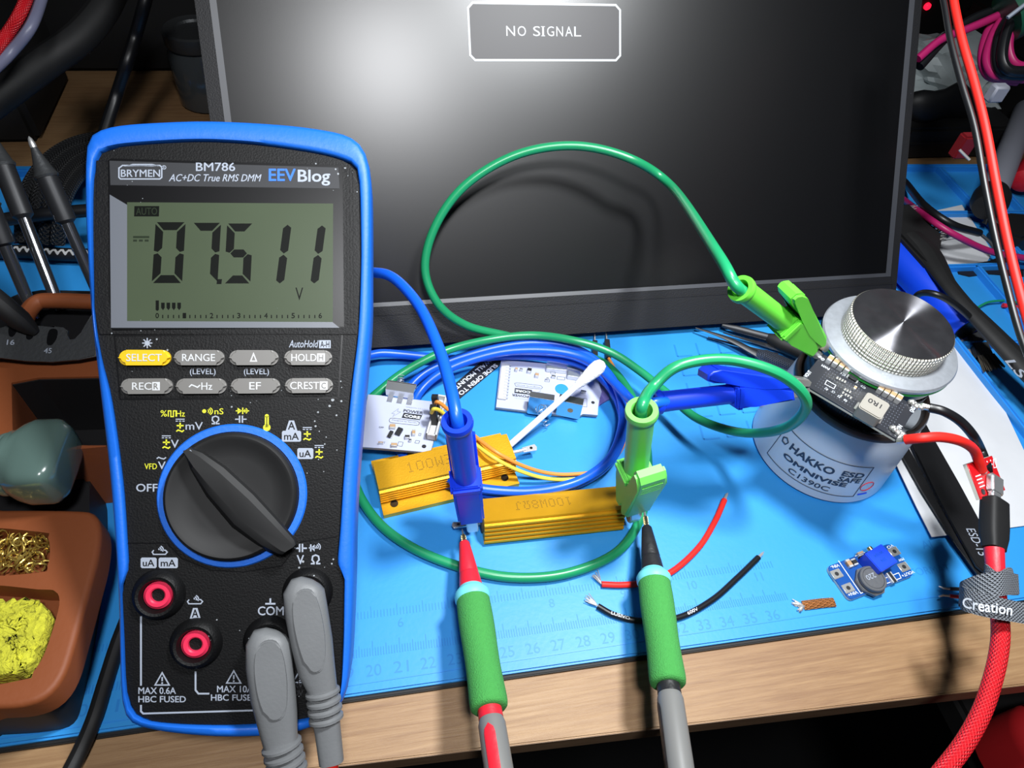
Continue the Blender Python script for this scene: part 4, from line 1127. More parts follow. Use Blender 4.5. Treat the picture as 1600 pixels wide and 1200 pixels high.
for (x, y, w, l, b) in ((613.5, 668, .24, .26, 'tan'), (616, 697, .26, .20, 'tan'), (636.5, 684.5, .2, .2, 'ic'), (646.5, 678, .14, .3, 'tan'), (641, 690, .1, .12, 'padtin'), (595, 694, .2, .09, 'tan')):
    mb = MB(); q = fr.l(x, y, .1); cap(mb, q[0], q[1], w, l, .16, .1, .1, b if b != 'padtin' else 'ic'); obj('chip_part', mb, pl_, label='small surface-mount chip')
mb = MB(); q = fr.l(610, 680, .1); ic(mb, q[0], q[1], .16, .36, .13, .1, -.25, 4); obj('chip_part', mb, pl_, label='small black chip')
mb = MB(); q = fr.l(623.5, 676, .1); ic(mb, q[0], q[1], .24, .38, .16, .1, -.3); obj('chip_part', mb, pl_, label='small black diode')
mb = MB(); a = fr.l(605, 619, .1); b = fr.l(645, 625, .1); d = nrm(b - a); L = np.linalg.norm(b - a); Mc = Fr(np.array([a[0], a[1], .1]), (d[0], d[1], 0), z=(0, 0, 1))
mb.prism([(-.05, 0), (L + .05, 0), (L + .08, .52), (-.08, .52)], .50, .54, K['sheetmetal'], .01, M=Mc)
mb.box(-.05, L + .05, -.02, .02, .1, .54, K['sheetmetal'], .01, M=Mc)
mb.box(-.08, L + .08, .48, .54, .2, .56, K['sheetmetal'], .02, M=Mc)
for k in range(3):
    mb.box(L * (.08 + .38 * k) - .05, L * (.08 + .38 * k) + .2, -.34, .0, -.01, .04, K['sheetmetal'], .01, M=Mc); mb.box(L * (.08 + .38 * k) - .05, L * (.08 + .38 * k) + .2, -.04, .0, .0, .14, K['sheetmetal'], .01, M=Mc)
clipm = obj('battery_contact', mb, pl_, label='bent nickel battery contact')
mb = MB(); Pm = fr.p(*fr.l(626, 597, .4), .4); spring(mb, np.array(Pm) - fr.y * .25, fr.y * .9 + fr.z * .25, .2, .55, 4, K['tin']); obj('contact_spring', mb, clipm, world=True)
mb = MB(); c = fr.l(680, 655, .1); d = fr.l(690, 625, .1) - fr.l(672, 690, .1); ang = math.atan2(d[1], d[0])
Mc = Matrix.Translation((c[0], c[1], .1)) @ Matrix.Rotation(ang, 4, 'Z')
mb.box(-1.2, 1.15, -.32, -.24, 0, .42, K['conn'], .02, M=Mc); mb.box(-1.2, 1.15, .08, .16, 0, .42, K['conn'], .02, M=Mc); mb.box(-1.2, 1.15, -.32, .16, 0, .1, K['conn'], .02, M=Mc)
mb.box(-1.2, -1.12, -.32, .16, 0, .42, K['conn'], .02, M=Mc); mb.box(1.07, 1.15, -.32, .16, 0, .42, K['conn'], .02, M=Mc)
obj('connector', mb, pl_, label='white pin connector')

# ---- jumper wires plugged into it
jw = []
jp = [(679, 634, 1.95), (683, 628, 2.25), (693, 634, 2.05), (707, 647, 1.6), (738, 678, 1.3), (775, 706, 1.55), (815, 727, .9), (855, 739, .35), (895, 741, .12), (940, 733, .1), (972, 700, .1), (982, 655, .1), (975, 610, .1), (962, 580, .1), (951, 560, .15)]
for nm, m, off in (('orange', K['orange'], (0, 0)), ('yellow', K['yellow'], (-5, 8))):
    t = thing('jumper_wire', nm + ' jumper wire from the left white board to a black plug behind the coil', 'wire', onz(855, 739, 0), 'jumper wires')
    P = []
    for i, (x, y, z) in enumerate(jp):
        k = 1
        ox, oy = off
        if i > 9: ox, oy = off[0] * (1.8 if i < 13 else 4.2), off[1] * .2
        P.append(onz(x + ox * k, y + oy * k + (3 if i < 2 and ox else 0), z + .1 + ((.07 if ox else -.1) if i in (9, 10, 11) else 0)))
    mb = MB(); mb.tube(spline(P, 8), .088, m, 10); obj('insulation', mb, t, world=True)
    s = 0 if nm == 'orange' else 1
    mb = MB(); h = .85
    q0 = fr.p(c[0] + math.cos(ang) * (.3 - .6 * s) + .12, c[1] + math.sin(ang) * (.3 - .6 * s), .14)
    mb.box(-.14, .14, -.13, .13, 0, 1.25, K['ic'], .02, M=Fr(q0 + fr.x * -.06, fr.x, z=(-.12 + .05 * s, .06, 1)).m())
    obj('plug', mb, t, world=True, label='black plug in the white connector')
    mb = MB(); e = onz(949, 548, .15) if nm == 'orange' else onz(929, 541, .15); st = P[-1]
    e2 = e
    d = nrm(e2 - st) ; f = Fr(st, d, z=(0, 0, 1)); mb.box(0, 1.3, -.13, .13, -.13, .13, K['ic'], .02, M=f.m()); mb.box(1.3, 1.9, -.03, .03, -.03, .03, K['tin'], 0, M=f.m())
    obj('plug', mb, t, world=True, label='black plug lying by the monitor')

# ---- white board, right, upside down
fr = quadfr([(775, 636), (934.7, 648), (946, 585), (783, 562)], .3)
fr.o = fr.o - fr.z * .1
pr_ = thing('power_board', 'white circuit board lying upside down under the swab, inside the blue coil', 'circuit board', fr, 'white power boards')
mb = MB()
out = L2(fr, [(775, 636), (850, 645), (904, 650.5), (911, 646.5), (934, 648.5), (935, 632), (940, 612), (934, 592), (915, 578), (880, 570.5), (783, 562)], .1)
mb.prism(out, -.06, .1, K['pcbw'], .012); mb.prism(out, -.061, .06, K['pcbedge'])
Tq(mb, fr, 'POWER', (826, 620), (800, 617), .15, K['ink'], bold=.02)
mb.poly(L2(fr, [(804.5, 606.2), (831.5, 609.5), (830.5, 617), (803.7, 614)], H), H, K['ink'])
Tq(mb, fr, 'CORE', (829, 613.2), (805.5, 610.2), .15, K['white'], .112, bold=.03)
Tq(mb, fr, 'VERSION 2.0.1', (826, 624.5), (804, 622), .06, K['inkg'])
Lz(mb, fr, [(804, 599), (808, 598), (845, 602.5), (848, 605.5), (845, 608), (842, 607.8), (806, 603.5)], .02, K['ink'], closed=True)
Tq(mb, fr, 'Designed by ReimSu', (844, 605.6), (807, 601), .07, K['ink'])
bolt(mb, fr, [(835, 616), (845, 610), (842, 614), (848, 615), (838, 620.5), (841, 617)])
for pts in ([(861, 580), (868, 581), (867, 585), (860, 584)], [(871, 588), (883, 589.5), (882, 594), (870, 592.5)], [(902, 621), (917, 623), (917, 636), (902, 634)], [(852, 592), (859, 593), (858, 597), (851, 596)]): Lz(mb, fr, pts, .02, K['ink'], closed=True)
board = obj('board', mb, pr_)
mb = MB(); mb.disc(*fr.l(877.5, 608, .1), .34, .106, K['blue']); mb.disc(*fr.l(877.5, 608, .1), .37, .104, K['pcbedge']); obj('hole', mb, board, label='round hole showing the blue mat')
mb = MB(); mb.disc(*fr.l(926.5, 629, .1), .09, .106, K['ic']); obj('hole', mb, board, label='small dark hole')
mb = MB(); a, b = fr.l(790, 570, .1), fr.l(784, 625, .1); d = b - a; ang2 = math.atan2(d[1], d[0]); L = np.linalg.norm(d); Mc = Matrix.Translation((a[0], a[1], .1)) @ Matrix.Rotation(ang2, 4, 'Z')
mb.box(0, L, -.2, .2, 0, .12, K['conn'], .02, M=Mc)
for k in range(12): mb.box(L * (k + .5) / 12 - .03, L * (k + .5) / 12 + .03, .02, .3, .12, .135, K['padtin'], 0, M=Mc)
obj('ribbon_connector', mb, pr_, label='white ribbon connector')
for (x, y, w, l, b) in ((806.5, 579, .12, .22, 'tan'), (814, 579.5, .13, .1, 'ic'), (827, 580.5, .2, .34, 'ic'), (838.5, 588, .18, .28, 'tan'), (864.5, 590.5, .2, .13, 'ic'), (910, 602, .2, .16, 'ic'), (911, 614, .26, .1, 'ic'), (855, 594, .1, .08, 'ic')):
    mb = MB(); q = fr.l(x, y, .1); cap(mb, q[0], q[1], w, l, .17, .1, -.1, b); obj('chip_part', mb, pr_, label='small surface-mount chip')
for x0, x1, y in ((853, 885, 577), (886, 905, 588)):
    mb = MB(); a, b = fr.l(x0, y, .1), fr.l(x1, y + 3, .1); d = nrm(b - a); f = Matrix.Translation((a[0], a[1], .1)) @ Matrix.Rotation(math.atan2(d[1], d[0]), 4, 'Z')
    mb.box(0, np.linalg.norm(b - a), -.2, .25, 0, .3, K['sheetmetal'], .03, M=f); obj('socket_shell', mb, pr_, label='silver connector shell')
for i, (bl_, br_, tl_) in enumerate((((823, 646), (861, 652), (826, 620)), ((868, 648), (905, 656), (874, 626)))):
    p0, p1, p2 = onz(*bl_, .25), onz(*br_, .25), onz(*tl_, 1.25)
    L = np.linalg.norm(p1 - p0); hgt = np.linalg.norm(p2 - p0)
    f = Fr(p0, p1 - p0, y=p2 - p0)
    mb = MB(); mb.prism(rrect(L, hgt, .08, 4, L / 2, hgt / 2), -.04, 0, K['mirrormetal'], .01, M=f.m())
    mb.box(0, L, hgt - .04, hgt + .02, -.45, .0, K['mirrormetal'], .015, M=f.m()); mb.box(.1, L - .1, -.0, hgt, -.46, -.42, K['mirrormetal'], .01, M=f.m())
    bc = obj('battery_contact', mb, pr_, world=True, label='bent nickel battery contact')
    mb = MB()
    if i == 0: P = onz(843, 638, .65); spring(mb, P, np.array([.25, -.9, -.25]), .22, 1.0, 5, K['tin']); obj('contact_spring', mb, bc, world=True)
    else: P = f.p(L * .55, hgt * .5, .006); mb.disc(0, 0, .14, 0, K['copper'], Fr(P, f.x, z=f.z)); obj('contact_stud', mb, bc, world=True, label='round copper stud')
# purple board edge beneath
mb = MB(); q = [onz(x, y, .04) for x, y in ((893, 640), (906, 612), (922, 588), (938, 590), (948, 606), (953, 624), (946, 628), (936, 634), (930, 646))]
t = thing('purple_board', 'curved purple circuit board sticking out from under the right white board', 'circuit board', onz(930, 615, 0))
mb.prism([(p[0], p[1]) for p in q], .01, .14, K['purple'], .01); pb = obj('board', mb, t, world=True)
for x, y in ((929, 609), (934, 622), (925, 597)):
    mb = MB(); p = onz(x, y, .14); mb.box(p[0] - .12, p[0] + .12, p[1] - .07, p[1] + .07, .13, .22, K['ic'], .01); obj('chip_part', mb, t, world=True, label='small black chip')

# ---- black paper strip
t = thing('sticker_strip', 'black strip printed SLIDE OPEN TO WALL MOUNT, under the blue coil', 'sticker', onz(745, 595, 0))
fs = flat(716, 624, .03, 781, 568)
mb = MB(); mb.prism(L2(fs, [(697, 611), (755, 562), (783.5, 562.5), (780, 572), (716, 625)], .02), 0, .03, K['ink'], 0)
Tq(mb, fs, 'SLIDE OPEN TO', (776, 570), (718, 616), .25, K['white'], .034, bold=.02)
Tq(mb, fs, 'WALL MOUNT', (766, 563.5), (712, 606), .25, K['white'], .034, bold=.02)
Mi = fs.m(); mb.v = [tuple(Mi @ Vector(v)) for v in mb.v]; obj('strip', mb, t, world=True)

# ---- blue boost module
K['pcbblue'] = mat('blue solder mask', (14, 74, 150), .35, coat=.3)
K['trim'] = mat('blue trimmer plastic', (26, 72, 222), .4)
K['ferrite'] = mat('dark ferrite', (86, 88, 92), .5, bump=(500, .1))
z = .2
fr = quadfr([(1327.5, 939), (1428.6, 897), (1392, 849), (1290.6, 885)], z); fr.o = fr.o - fr.z * .12
bm_ = thing('boost_module', 'small blue voltage booster module with a blue trimmer and round 220 coil', 'circuit module', fr)
mb = MB(); q = L2(fr, [(1327.5, 939), (1428.6, 897), (1392, 849), (1290.6, 885)], .12); q = np.array(q); w_, h_ = np.ptp(q[:, 0]) * .985, np.ptp(q[:, 1]) * .97
mb.prism(rrect(w_, h_, .2, 5), -.05, .12, K['pcbblue'], .01); mb.prism(rrect(w_ + .004, h_ + .004, .2, 5), -.052, .06, K['pcbedge'])
H = .128
Tq(mb, fr, 'VIN-', (1311, 883), (1298, 886.5), .13, K['white'], H, .01); Tq(mb, fr, 'VIN+', (1340, 925), (1325, 930), .13, K['white'], H, .01)
Tq(mb, fr, 'VOUT+', (1428, 893), (1409, 900), .13, K['white'], H, .01); Tq(mb, fr, 'VO', (1396, 852), (1386, 856), .13, K['white'], H, .01); Tq(mb, fr, 'MW', (1412, 873), (1404, 876), .12, K['white'], H, .01)
Lz(mb, fr, [(1310, 876), (1345, 927), (1380, 912)], .035, K['white'], H); Lz(mb, fr, [(1379, 905), (1404, 895), (1408, 903), (1382, 913)], .03, K['white'], H, True)
Lz(mb, fr, [(1336, 869), (1352, 863)], .03, K['white'], H)
board = obj('board', mb, bm_)
for x, y in ((1307, 897), (1325, 919), (1397, 862), (1412, 886)):
    mb = MB(); q = fr.l(x, y, .12); mb.box(q[0] - .24, q[0] + .24, q[1] - .19, q[1] + .19, .12, .15, K['solder'], .02, seg=1); mb.disc(q[0], q[1], .09, .156, K['ic']); obj('solder_pad', mb, bm_, label='tinned pad with a hole')
mb = MB(); q = fr.l(1361, 907, .3); Mq = Matrix.Translation((q[0], q[1], 0))
oc = [(.66 * math.cos(a), .66 * math.sin(a)) for a in (math.radians(v) for v in (20, 70, 110, 160, 200, 250, 290, 340))]
mb.prism(oc, .12, .30, K['ferrite'], .03, M=Mq); mb.lathe([(.5, .3), (.56, .34), (.56, .50), (.53, .53), (.46, .53), (.45, .50), (.43, .53), (.01, .53)], K['ferrite'], Mq, 40)
c_ = obj('coil', mb, bm_, label='round dark grey power inductor')
mb = MB(); Tq(mb, fr, '220', (1367, 898), (1354, 903.5), .22, K['print'], .54, .005); obj('coil_print', mb, c_)
mb = MB(); c4 = [np.array(fr.l(x, y, .75)) for x, y in ((1352, 872), (1384, 856), (1396, 872), (1371, 890))]; cc = sum(c4) / 4; d = (c4[1] - c4[0] + c4[2] - c4[3]); an = math.atan2(d[1], d[0])
Mq = Matrix.Translation((cc[0], cc[1], .12)) @ Matrix.Rotation(an, 4, 'Z'); mb.box(-.52, .52, -.46, .46, 0, .72, K['trim'], .03, M=Mq)
tr = obj('trimmer', mb, bm_, label='bright blue square trimmer')
mb = MB(); Mq2 = Mq @ Matrix.Translation((.1, .46, .42)) @ Matrix.Rotation(math.radians(-90), 4, 'X'); mb.lathe([(.11, 0), (.11, .16), (.09, .18)], K['brass'], Mq2, 16); mb.box(-.1, .1, -.015, .015, .175, .19, K['ic'], 0, M=Mq2); obj('adjusting_screw', mb, tr, label='brass adjusting screw')
mb = MB()
for k, s in enumerate(('W104', '3296', 'BOCH')): pass
mb.textd('W104', (0, .17), (-1, 0), .14, K['pcbblue'], .726); mb.textd('204', (0, -.12), (-1, 0), .14, K['pcbblue'], .726); mb.v = [tuple(Mq @ Vector(v)) for v in mb.v]; obj('moulded_code', mb, tr)
for (x, y, w, l, b) in ((1325, 882, .2, .36, 'tan'), (1333, 880, .22, .3, 'ic'), (1345, 872, .26, .2, 'ic'), (1342, 866, .3, .12, 'tan'), (1391, 904, .46, .26, 'ic')):
    mb = MB(); q = fr.l(x, y, .12); cap(mb, q[0], q[1], w, l, .16, .12, math.radians(90) if b == 'ic' and w > .4 else 0, b); obj('chip_part', mb, bm_, label='small surface-mount chip')

# ---- vise
K['enamel'] = mat('pale blue-white enamel', (208, 218, 228), .4, var=(20, .05), coat=.2)
K['rim'] = mat('dark oxide rim', (72, 62, 58), .4, .5, var=(60, .2))
K['blackknurl'] = mat('black knurled ring', (18, 18, 20), .45); bump_from(K['blackknurl'], knurl(70, 700), .6, .0008)
K['flange'] = mat('satin steel flange', (186, 192, 200), .34, .6, var=(400, .08), bump=(2500, .06))
K['knurl'] = mat('knurled steel', (214, 210, 196), .3, .8); bump_from(K['knurl'], knurl(45, 2000), 1.0, .0007)
K['greenband'] = mat('green band', (40, 150, 60), .4)
m = mat('turned steel', (146, 146, 152), .27, .93, var=(120, .2), dust=.8); nt = m.node_tree
tg = nt.nodes.new('ShaderNodeTangent'); tg.direction_type = 'RADIAL'; tg.axis = 'Z'
bs = nt.nodes['Principled BSDF']; nt.links.new(tg.outputs[0], bs.inputs['Tangent']); bs.inputs['Anisotropic'].default_value = 1.0; bs.inputs['Anisotropic Rotation'].default_value = .25; K['turned'] = m
VX = np.array([21.9, 7.62, 0.0])
vi = thing('bench_vise', 'round white base bench vise with knurled steel knob, holding the black board', 'vise', VX)
Tz = Matrix.Identity(4)
mb = MB(); mb.lathe([(3.0, .0), (3.22, .04), (3.30, .14), (3.27, .5), (2.98, 3.9), (2.9, 4.35), (2.7, 4.4)], K['enamel'], Tz, 96)
base = obj('base', mb, vi, label='pale enamel base')
mb = MB(); mb.lathe([(2.70, 4.2), (2.90, 4.28), (2.93, 4.5), (2.86, 4.66), (2.72, 4.66), (2.62, 4.5), (2.55, 4.0)], K['rim'], Tz, 96, caps=False); obj('rim', mb, vi, label='dark brown metal rim')
Tu = Matrix.Translation((-.30, .0, 0))
mb = MB(); mb.lathe([(2.2, 3.8), (2.40, 4.2), (2.42, 6.3), (2.3, 6.4), (1.9, 6.42), (1.9, 6.9)], K['blackknurl'], Tu, 96); obj('jaw_ring', mb, vi, label='black knurled body')
mb = MB(); mb.lathe([(1.9, 6.5), (2.36, 6.52), (2.44, 6.6), (2.46, 6.92), (1.9, 6.95)], K['blackgloss'], Tu, 96); obj('lower_jaw', mb, vi)
mb = MB(); mb.lathe([(2.0, 7.15), (2.62, 7.16), (2.68, 7.18), (2.68, 7.25), (2.3, 7.27)], K['greenband'], Tu, 96); obj('green_band', mb, vi, label='thin green band under the flange')
mb = MB(); mb.lathe([(2.0, 7.25), (2.60, 7.26), (2.68, 7.32), (2.70, 7.46), (2.65, 7.54), (2.5, 7.58), (1.9, 7.60)], K['flange'], Tu, 96); obj('flange', mb, vi, label='satin silver flange')
mb = MB(); mb.lathe([(1.9, 7.5), (1.98, 7.56), (2.02, 7.62), (2.02, 8.5), (1.97, 8.56)], K['knurl'], Matrix.Identity(4), 128, caps=False); kn = obj('knob', mb, vi, label='knurled steel knob', smooth=60); kn.location = Tu.translation
mb = MB(); mb.lathe([(1.97, 8.56), (1.91, 8.60), (1.0, 8.61), (.02, 8.61)], K['turned'], Matrix.Identity(4), 96); obj('knob_top', mb, kn, label='turned steel knob face')
# printed label wrapped round the base
mb = MB()
K['print_dark'] = mat('dark blue-grey print', (52, 66, 88), .6)
def rb(z): return 3.27 - (z - .5) * .29 / 3.4 + .012
def cyl(u, z): return (rb(z) * math.cos(u), rb(z) * math.sin(u), z)
def ctext(s, u0, u1, z0, z1, bold=0):
    v, f, a = glyphs(s, bold)
    mb.add([tuple(np.array(cyl(u0 + p[0] * (u1 - u0), z0 + p[1] * (z1 - z0))) * (1 + p[2] * .3, 1 + p[2] * .3, 1)) for p in v], f, K['print_dark'])
def cline(pts, w=.035):
    for (ua, za), (ub, zb) in zip(pts[:-1], pts[1:]):
        n = max(2, int(abs(ub - ua) / .05)); P = [cyl(ua + (ub - ua) * k / n, za + (zb - za) * k / n) for k in range(n + 1)]
        mb.tube(P, w / 2, K['print_dark'], 5)
def ang_of(px, py, z):         # angle on the base seen at a picture point
    best = None
    for k in range(720):
        u = -math.pi + k * math.pi / 360
        p = proj(VX + np.array(cyl(u, z))); n_ = np.array([math.cos(u), math.sin(u), 0])
        if np.dot(n_, CAM_C - VX) < 0: continue
        e = abs(p[0] - px) + abs(p[1] - py) * .0
        if best is None or e < best[0]: best = (e, u)
    return best[1]
uL, uR = ang_of(1212, 700, 1.5), ang_of(1346, 760, 1.5)
zb, zt = .62, 2.75
cline([(uL, zb), (uR, zb), (uR, zt), (uL, zt), (uL, zb)])
du = uR - uL
hx = [(uL + du * .08 + .055 * math.cos(a), 2.05 + .19 * math.sin(a)) for a in (math.radians(v) for v in (90, 162, 234, 306, 18, 90))]
cline(hx, .06)
ctext('HAKKO', uL + du * .16, uL + du * .66, 1.86, 2.30, .03); ctext('ESD', uL + du * .73, uL + du * .96, 2.0, 2.34, .03); ctext('SAFE', uL + du * .73, uL + du * .96, 1.62, 1.95, .03)
ctext('OMNIVISE', uL + du * .15, uL + du * .85, 1.28, 1.58, .035); ctext('C1390C', uL + du * .28, uL + du * .72, .78, 1.08, .01)
obj('base_print', mb, base, label='dark printed maker label')
mb = MB(); P = [cyl(uR + .12 + .1 * math.cos(a), 1.3 + .3 * math.sin(a)) for a in np.linspace(0, 2 * math.pi, 24)]; mb.tube(P, .02, K['redtip'], 5); P = [cyl(uR + .05 + .02 * k, .75) for k in range(8)]; mb.tube(P, .04, K['trim'], 5); obj('round_sticker', mb, base, label='small round red and blue mark')

# ---- black board held in the vise
K['pcbblack'] = mat('black solder mask', (38, 40, 46), .4, coat=.25)
K['inductor'] = mat('grey moulded inductor', (150, 146, 138), .45, bump=(900, .05))
zt_ = 7.12
fr = quadfr([(1253, 598), (1401, 686.5), (1432, 635), (1282, 551)], zt_)
fr.o = fr.o - fr.z * .12
bb = thing('black_board', 'black power converter board clamped flat in the vise with a grey 1R0 inductor', 'circuit board', fr)
mb = MB(); q = np.array(L2(fr, [(1253, 598), (1401, 686.5), (1432, 635), (1282, 551)], .12)); x0, x1, y0, y1 = q[[0, 3], 0].mean(), q[[1, 2], 0].mean(), q[[0, 1], 1].mean(), q[[2, 3], 1].mean()
mb.box(x0, x1, y0, y1, -.04, .12, K['pcbblack'], .01, seg=1); mb.box(x0 - .003, x1 + .003, y0 - .003, y1 + .003, -.042, .05, K['pcbedge'], .005, seg=1)
H = .126
for xr in ((x0 + .55, x0 + 2.0), (x1 - 1.35, x1 - .25)):
    for j in range(11):
        y = y0 + .25 + (y1 - y0 - .5) * j / 10
        xx_ = np.arange(xr[0], xr[1], .11)
        for x in xx_: mb.disc(x, y, .018, H, K['inkg'], n=5)
Tq(mb, fr, 'GND', (1285, 561), (1281, 557.5), .16, K['white'], H, .01, width=.3); Tq(mb, fr, 'VOUT', (1258, 589), (1266, 580), .15, K['white'], H, .01); Tq(mb, fr, 'PWM', (1296, 577), (1284, 570.5), .13, K['white'], H, .01)
Tq(mb, fr, 'GND', (1424, 644), (1427, 636), .16, K['white'], H, .01, width=.3); Tq(mb, fr, 'VIN', (1403, 671), (1407, 665), .16, K['white'], H, .01, width=.28)
Lz(mb, fr, [(1292, 594), (1306, 602), (1303, 607.5), (1289, 600)], .025, K['white'], H, True)
Tq(mb, fr, 'R2', (1293, 609), (1289, 606), .12, K['white'], H); Tq(mb, fr, 'C5', (1304, 614), (1300, 611), .12, K['white'], H); Tq(mb, fr, 'C1', (1321, 587), (1314, 583), .1, K['white'], H); Tq(mb, fr, 'C7', (1352, 607), (1345, 602), .1, K['white'], H)
Tq(mb, fr, 'R5', (1313, 621), (1309, 618), .12, K['white'], H); Tq(mb, fr, 'R8', (1323, 627), (1319, 624), .12, K['white'], H)
board = obj('board', mb, bb)
an = 0
for i in range(4):
    for (px_, py_) in ((1297.5 + i * 9.1, 560.5 + i * 5.2), (1377 + i * 9.3, 606.5 + i * 5.1)):
        mb = MB(); q = fr.l(px_, py_, .3); cap(mb, q[0], q[1], .2, .36, .24, .12, 0, 'tan'); obj('capacitor', mb, bb, label='tan ceramic capacitor with silver ends')
mb = MB(); q = fr.l(1334, 589, .2); ic(mb, q[0], q[1], .34, .36, .12, .12, 0, 5); obj('chip_part', mb, bb, label='square black chip')
for x, y in ((1336, 606), (1352, 594), (1349, 589)): mb = MB(); q = fr.l(x, y, .2); cap(mb, q[0], q[1], .1, .2, .12, .12, 0, 'tan'); obj('chip_part', mb, bb, label='small tan chip')
for k in range(12):
    x, y = [(1308, 591), (1312, 593), (1316, 595), (1320, 597), (1320, 609), (1324, 611), (1328, 613), (1317, 614), (1321, 617), (1325, 619), (1314, 619), (1329, 622)][k]
    mb = MB(); q = fr.l(x, y, .14); cap(mb, q[0], q[1], .06, .13, .06, .12, 0, 'inductor'); obj('chip_part', mb, bb, label='tiny silver chip')
c4 = [np.array(fr.l(x, y, .62)) for x, y in ((1340, 634), (1376, 656), (1394, 632), (1357, 611))]; cc = sum(c4) / 4
w_ = np.linalg.norm(c4[1] - c4[0]); h_ = np.linalg.norm(c4[2] - c4[1])
mb = MB(); mb.prism(rrect(w_ * .98, h_ * .98, .12, 3, cc[0], cc[1]), .12, .62, K['inductor'], .04); mb.box(cc[0] - w_ * .58, cc[0] + w_ * .58, cc[1] - .22, cc[1] + .22, .12, .18, K['solder'], .02, seg=1)
il = obj('inductor', mb, bb, label='grey square inductor marked 1R0')
mb = MB(); Tq(mb, fr, '1R0', (1376, 635), (1358, 625), .24, K['ink'], .626, 0.005, width=.5); obj('inductor_print', mb, il)
for x, y, s in ((1428, 630, 1), (1399, 671, -1)):
    mb = MB(); q = fr.l(x, y, .2)
    for k in range(9):
        t_ = k / 8; mb.lathe([(.02, -.1), (.11, -.03), (.10, .05), (.02, .1)], K['solder'], Matrix.Translation((q[0] - .12 + .42 * t_, q[1] + .05 * math.sin(k * 2.3), .17 + .03 * math.sin(k))), 8)
    obj('solder_joint', mb, bb, label='lumpy bright solder joint', smooth=70)
BBF = fr

# ---- red USB breakout, wires, cable
K['pcbred'] = mat('red solder mask', (196, 22, 30), .4, coat=.25)
ca, cb, cc_, cd_ = at(1524, 777, 25.9), at(1564, 769, 26.7), at(1557, 709, 27.2), at(1519.5, 729, 26.4)
fr = Fr((ca + cb + cc_ + cd_) / 4, (cb - ca) + (cc_ - cd_), y=(cd_ - ca) + (cc_ - cb))
ub = thing('usb_breakout', 'small red breakout board soldered to red and black wires at right', 'circuit board', fr)
hw_, hh_ = (np.linalg.norm(cb - ca) + np.linalg.norm(cc_ - cd_)) / 4, (np.linalg.norm(cd_ - ca) + np.linalg.norm(cc_ - cb)) / 4
mb = MB(); mb.box(-hw_, hw_, -hh_, hh_, -.16, 0, K['pcbred'], .01, seg=1); mb.box(-hw_ - .003, hw_ + .003, -hh_ - .003, hh_ + .003, -.17, -.03, K['pcbedge'], .005, seg=1)
for k in range(4):
    for j in range(2): mb.disc(-hw_ * .1 + k * hw_ * .28, hh_ * (.78 - .22 * j), .035, .006, K['white'], n=8)
Lz(mb, fr, [(1552, 718), (1556, 716.5), (1557, 730), (1553, 731)], .03, K['white'], .006, True)
for j in range(4): mb.box(-hw_ * .75, -hw_ * .35, hh_ * (.2 - .2 * j), hh_ * (.26 - .2 * j), 0, .008, K['white'])
mb.disc(-hw_ * .62, -hh_ * .66, .12, .007, K['ic'])
board = obj('board', mb, ub)
mb = MB()
for k in range(5): mb.lathe([(.02, -.08), (.1, 0), (.02, .08)], K['solder'], Matrix.Translation((-hw_ * .25 + .05 * k, hh_ * .62 - .05 * k, .05)), 8)
obj('solder_joint', mb, ub, label='bright solder joint', smooth=70)
sol = fr.p(-.05, hh_ * .72, .1)
q0 = BBF.p(*BBF.l(1408, 682, .2), .2); q1 = BBF.p(*BBF.l(1440, 634, .2), .2)
def wire(label, pts, r, m, bare):
    t = thing('wire', label, 'wire', pts[0], 'wires from the black board to the red breakout'); P = spline(pts, 10); mb = MB(); mb.tube(P, r, m, 14); w = obj('insulation', mb, t, world=True)
    mb = MB(); d = nrm(P[0] - P[2]); mb.tube([P[0] - d * .1, P[0] + d * .25, bare], [r * .6, r * .7, r * .6], K['solder'], 8); obj('bare_end', mb, t, world=True, label='tinned bare end')
dep = lambda P: (CAM_R[:, 2] @ (P - CAM_C))
d0 = dep(q0); ds = dep(sol)
wire('thick red wire arching from the vise board to the red breakout', [at(1415, 687, d0 - .2), at(1440, 684.5, d0 - .6), at(1470, 683, d0 - .6), at(1500, 689, d0 - .3), at(1521, 702, (d0 + ds) / 2), at(1530, 722, ds - .2), at(1534, 735, ds)], .185, K['red'], q0)
d1 = dep(q1)
wire('thick black wire arching from the vise board to the red breakout', [at(1452, 637, d1 - .1), at(1475, 643, d1 - .3), at(1500, 658, d1 - .2), at(1520, 680, d1), at(1532, 702, ds + .9), at(1541, 726, ds + .5), at(1543, 736, ds + .2)], .18, K['blackwire'], q1)

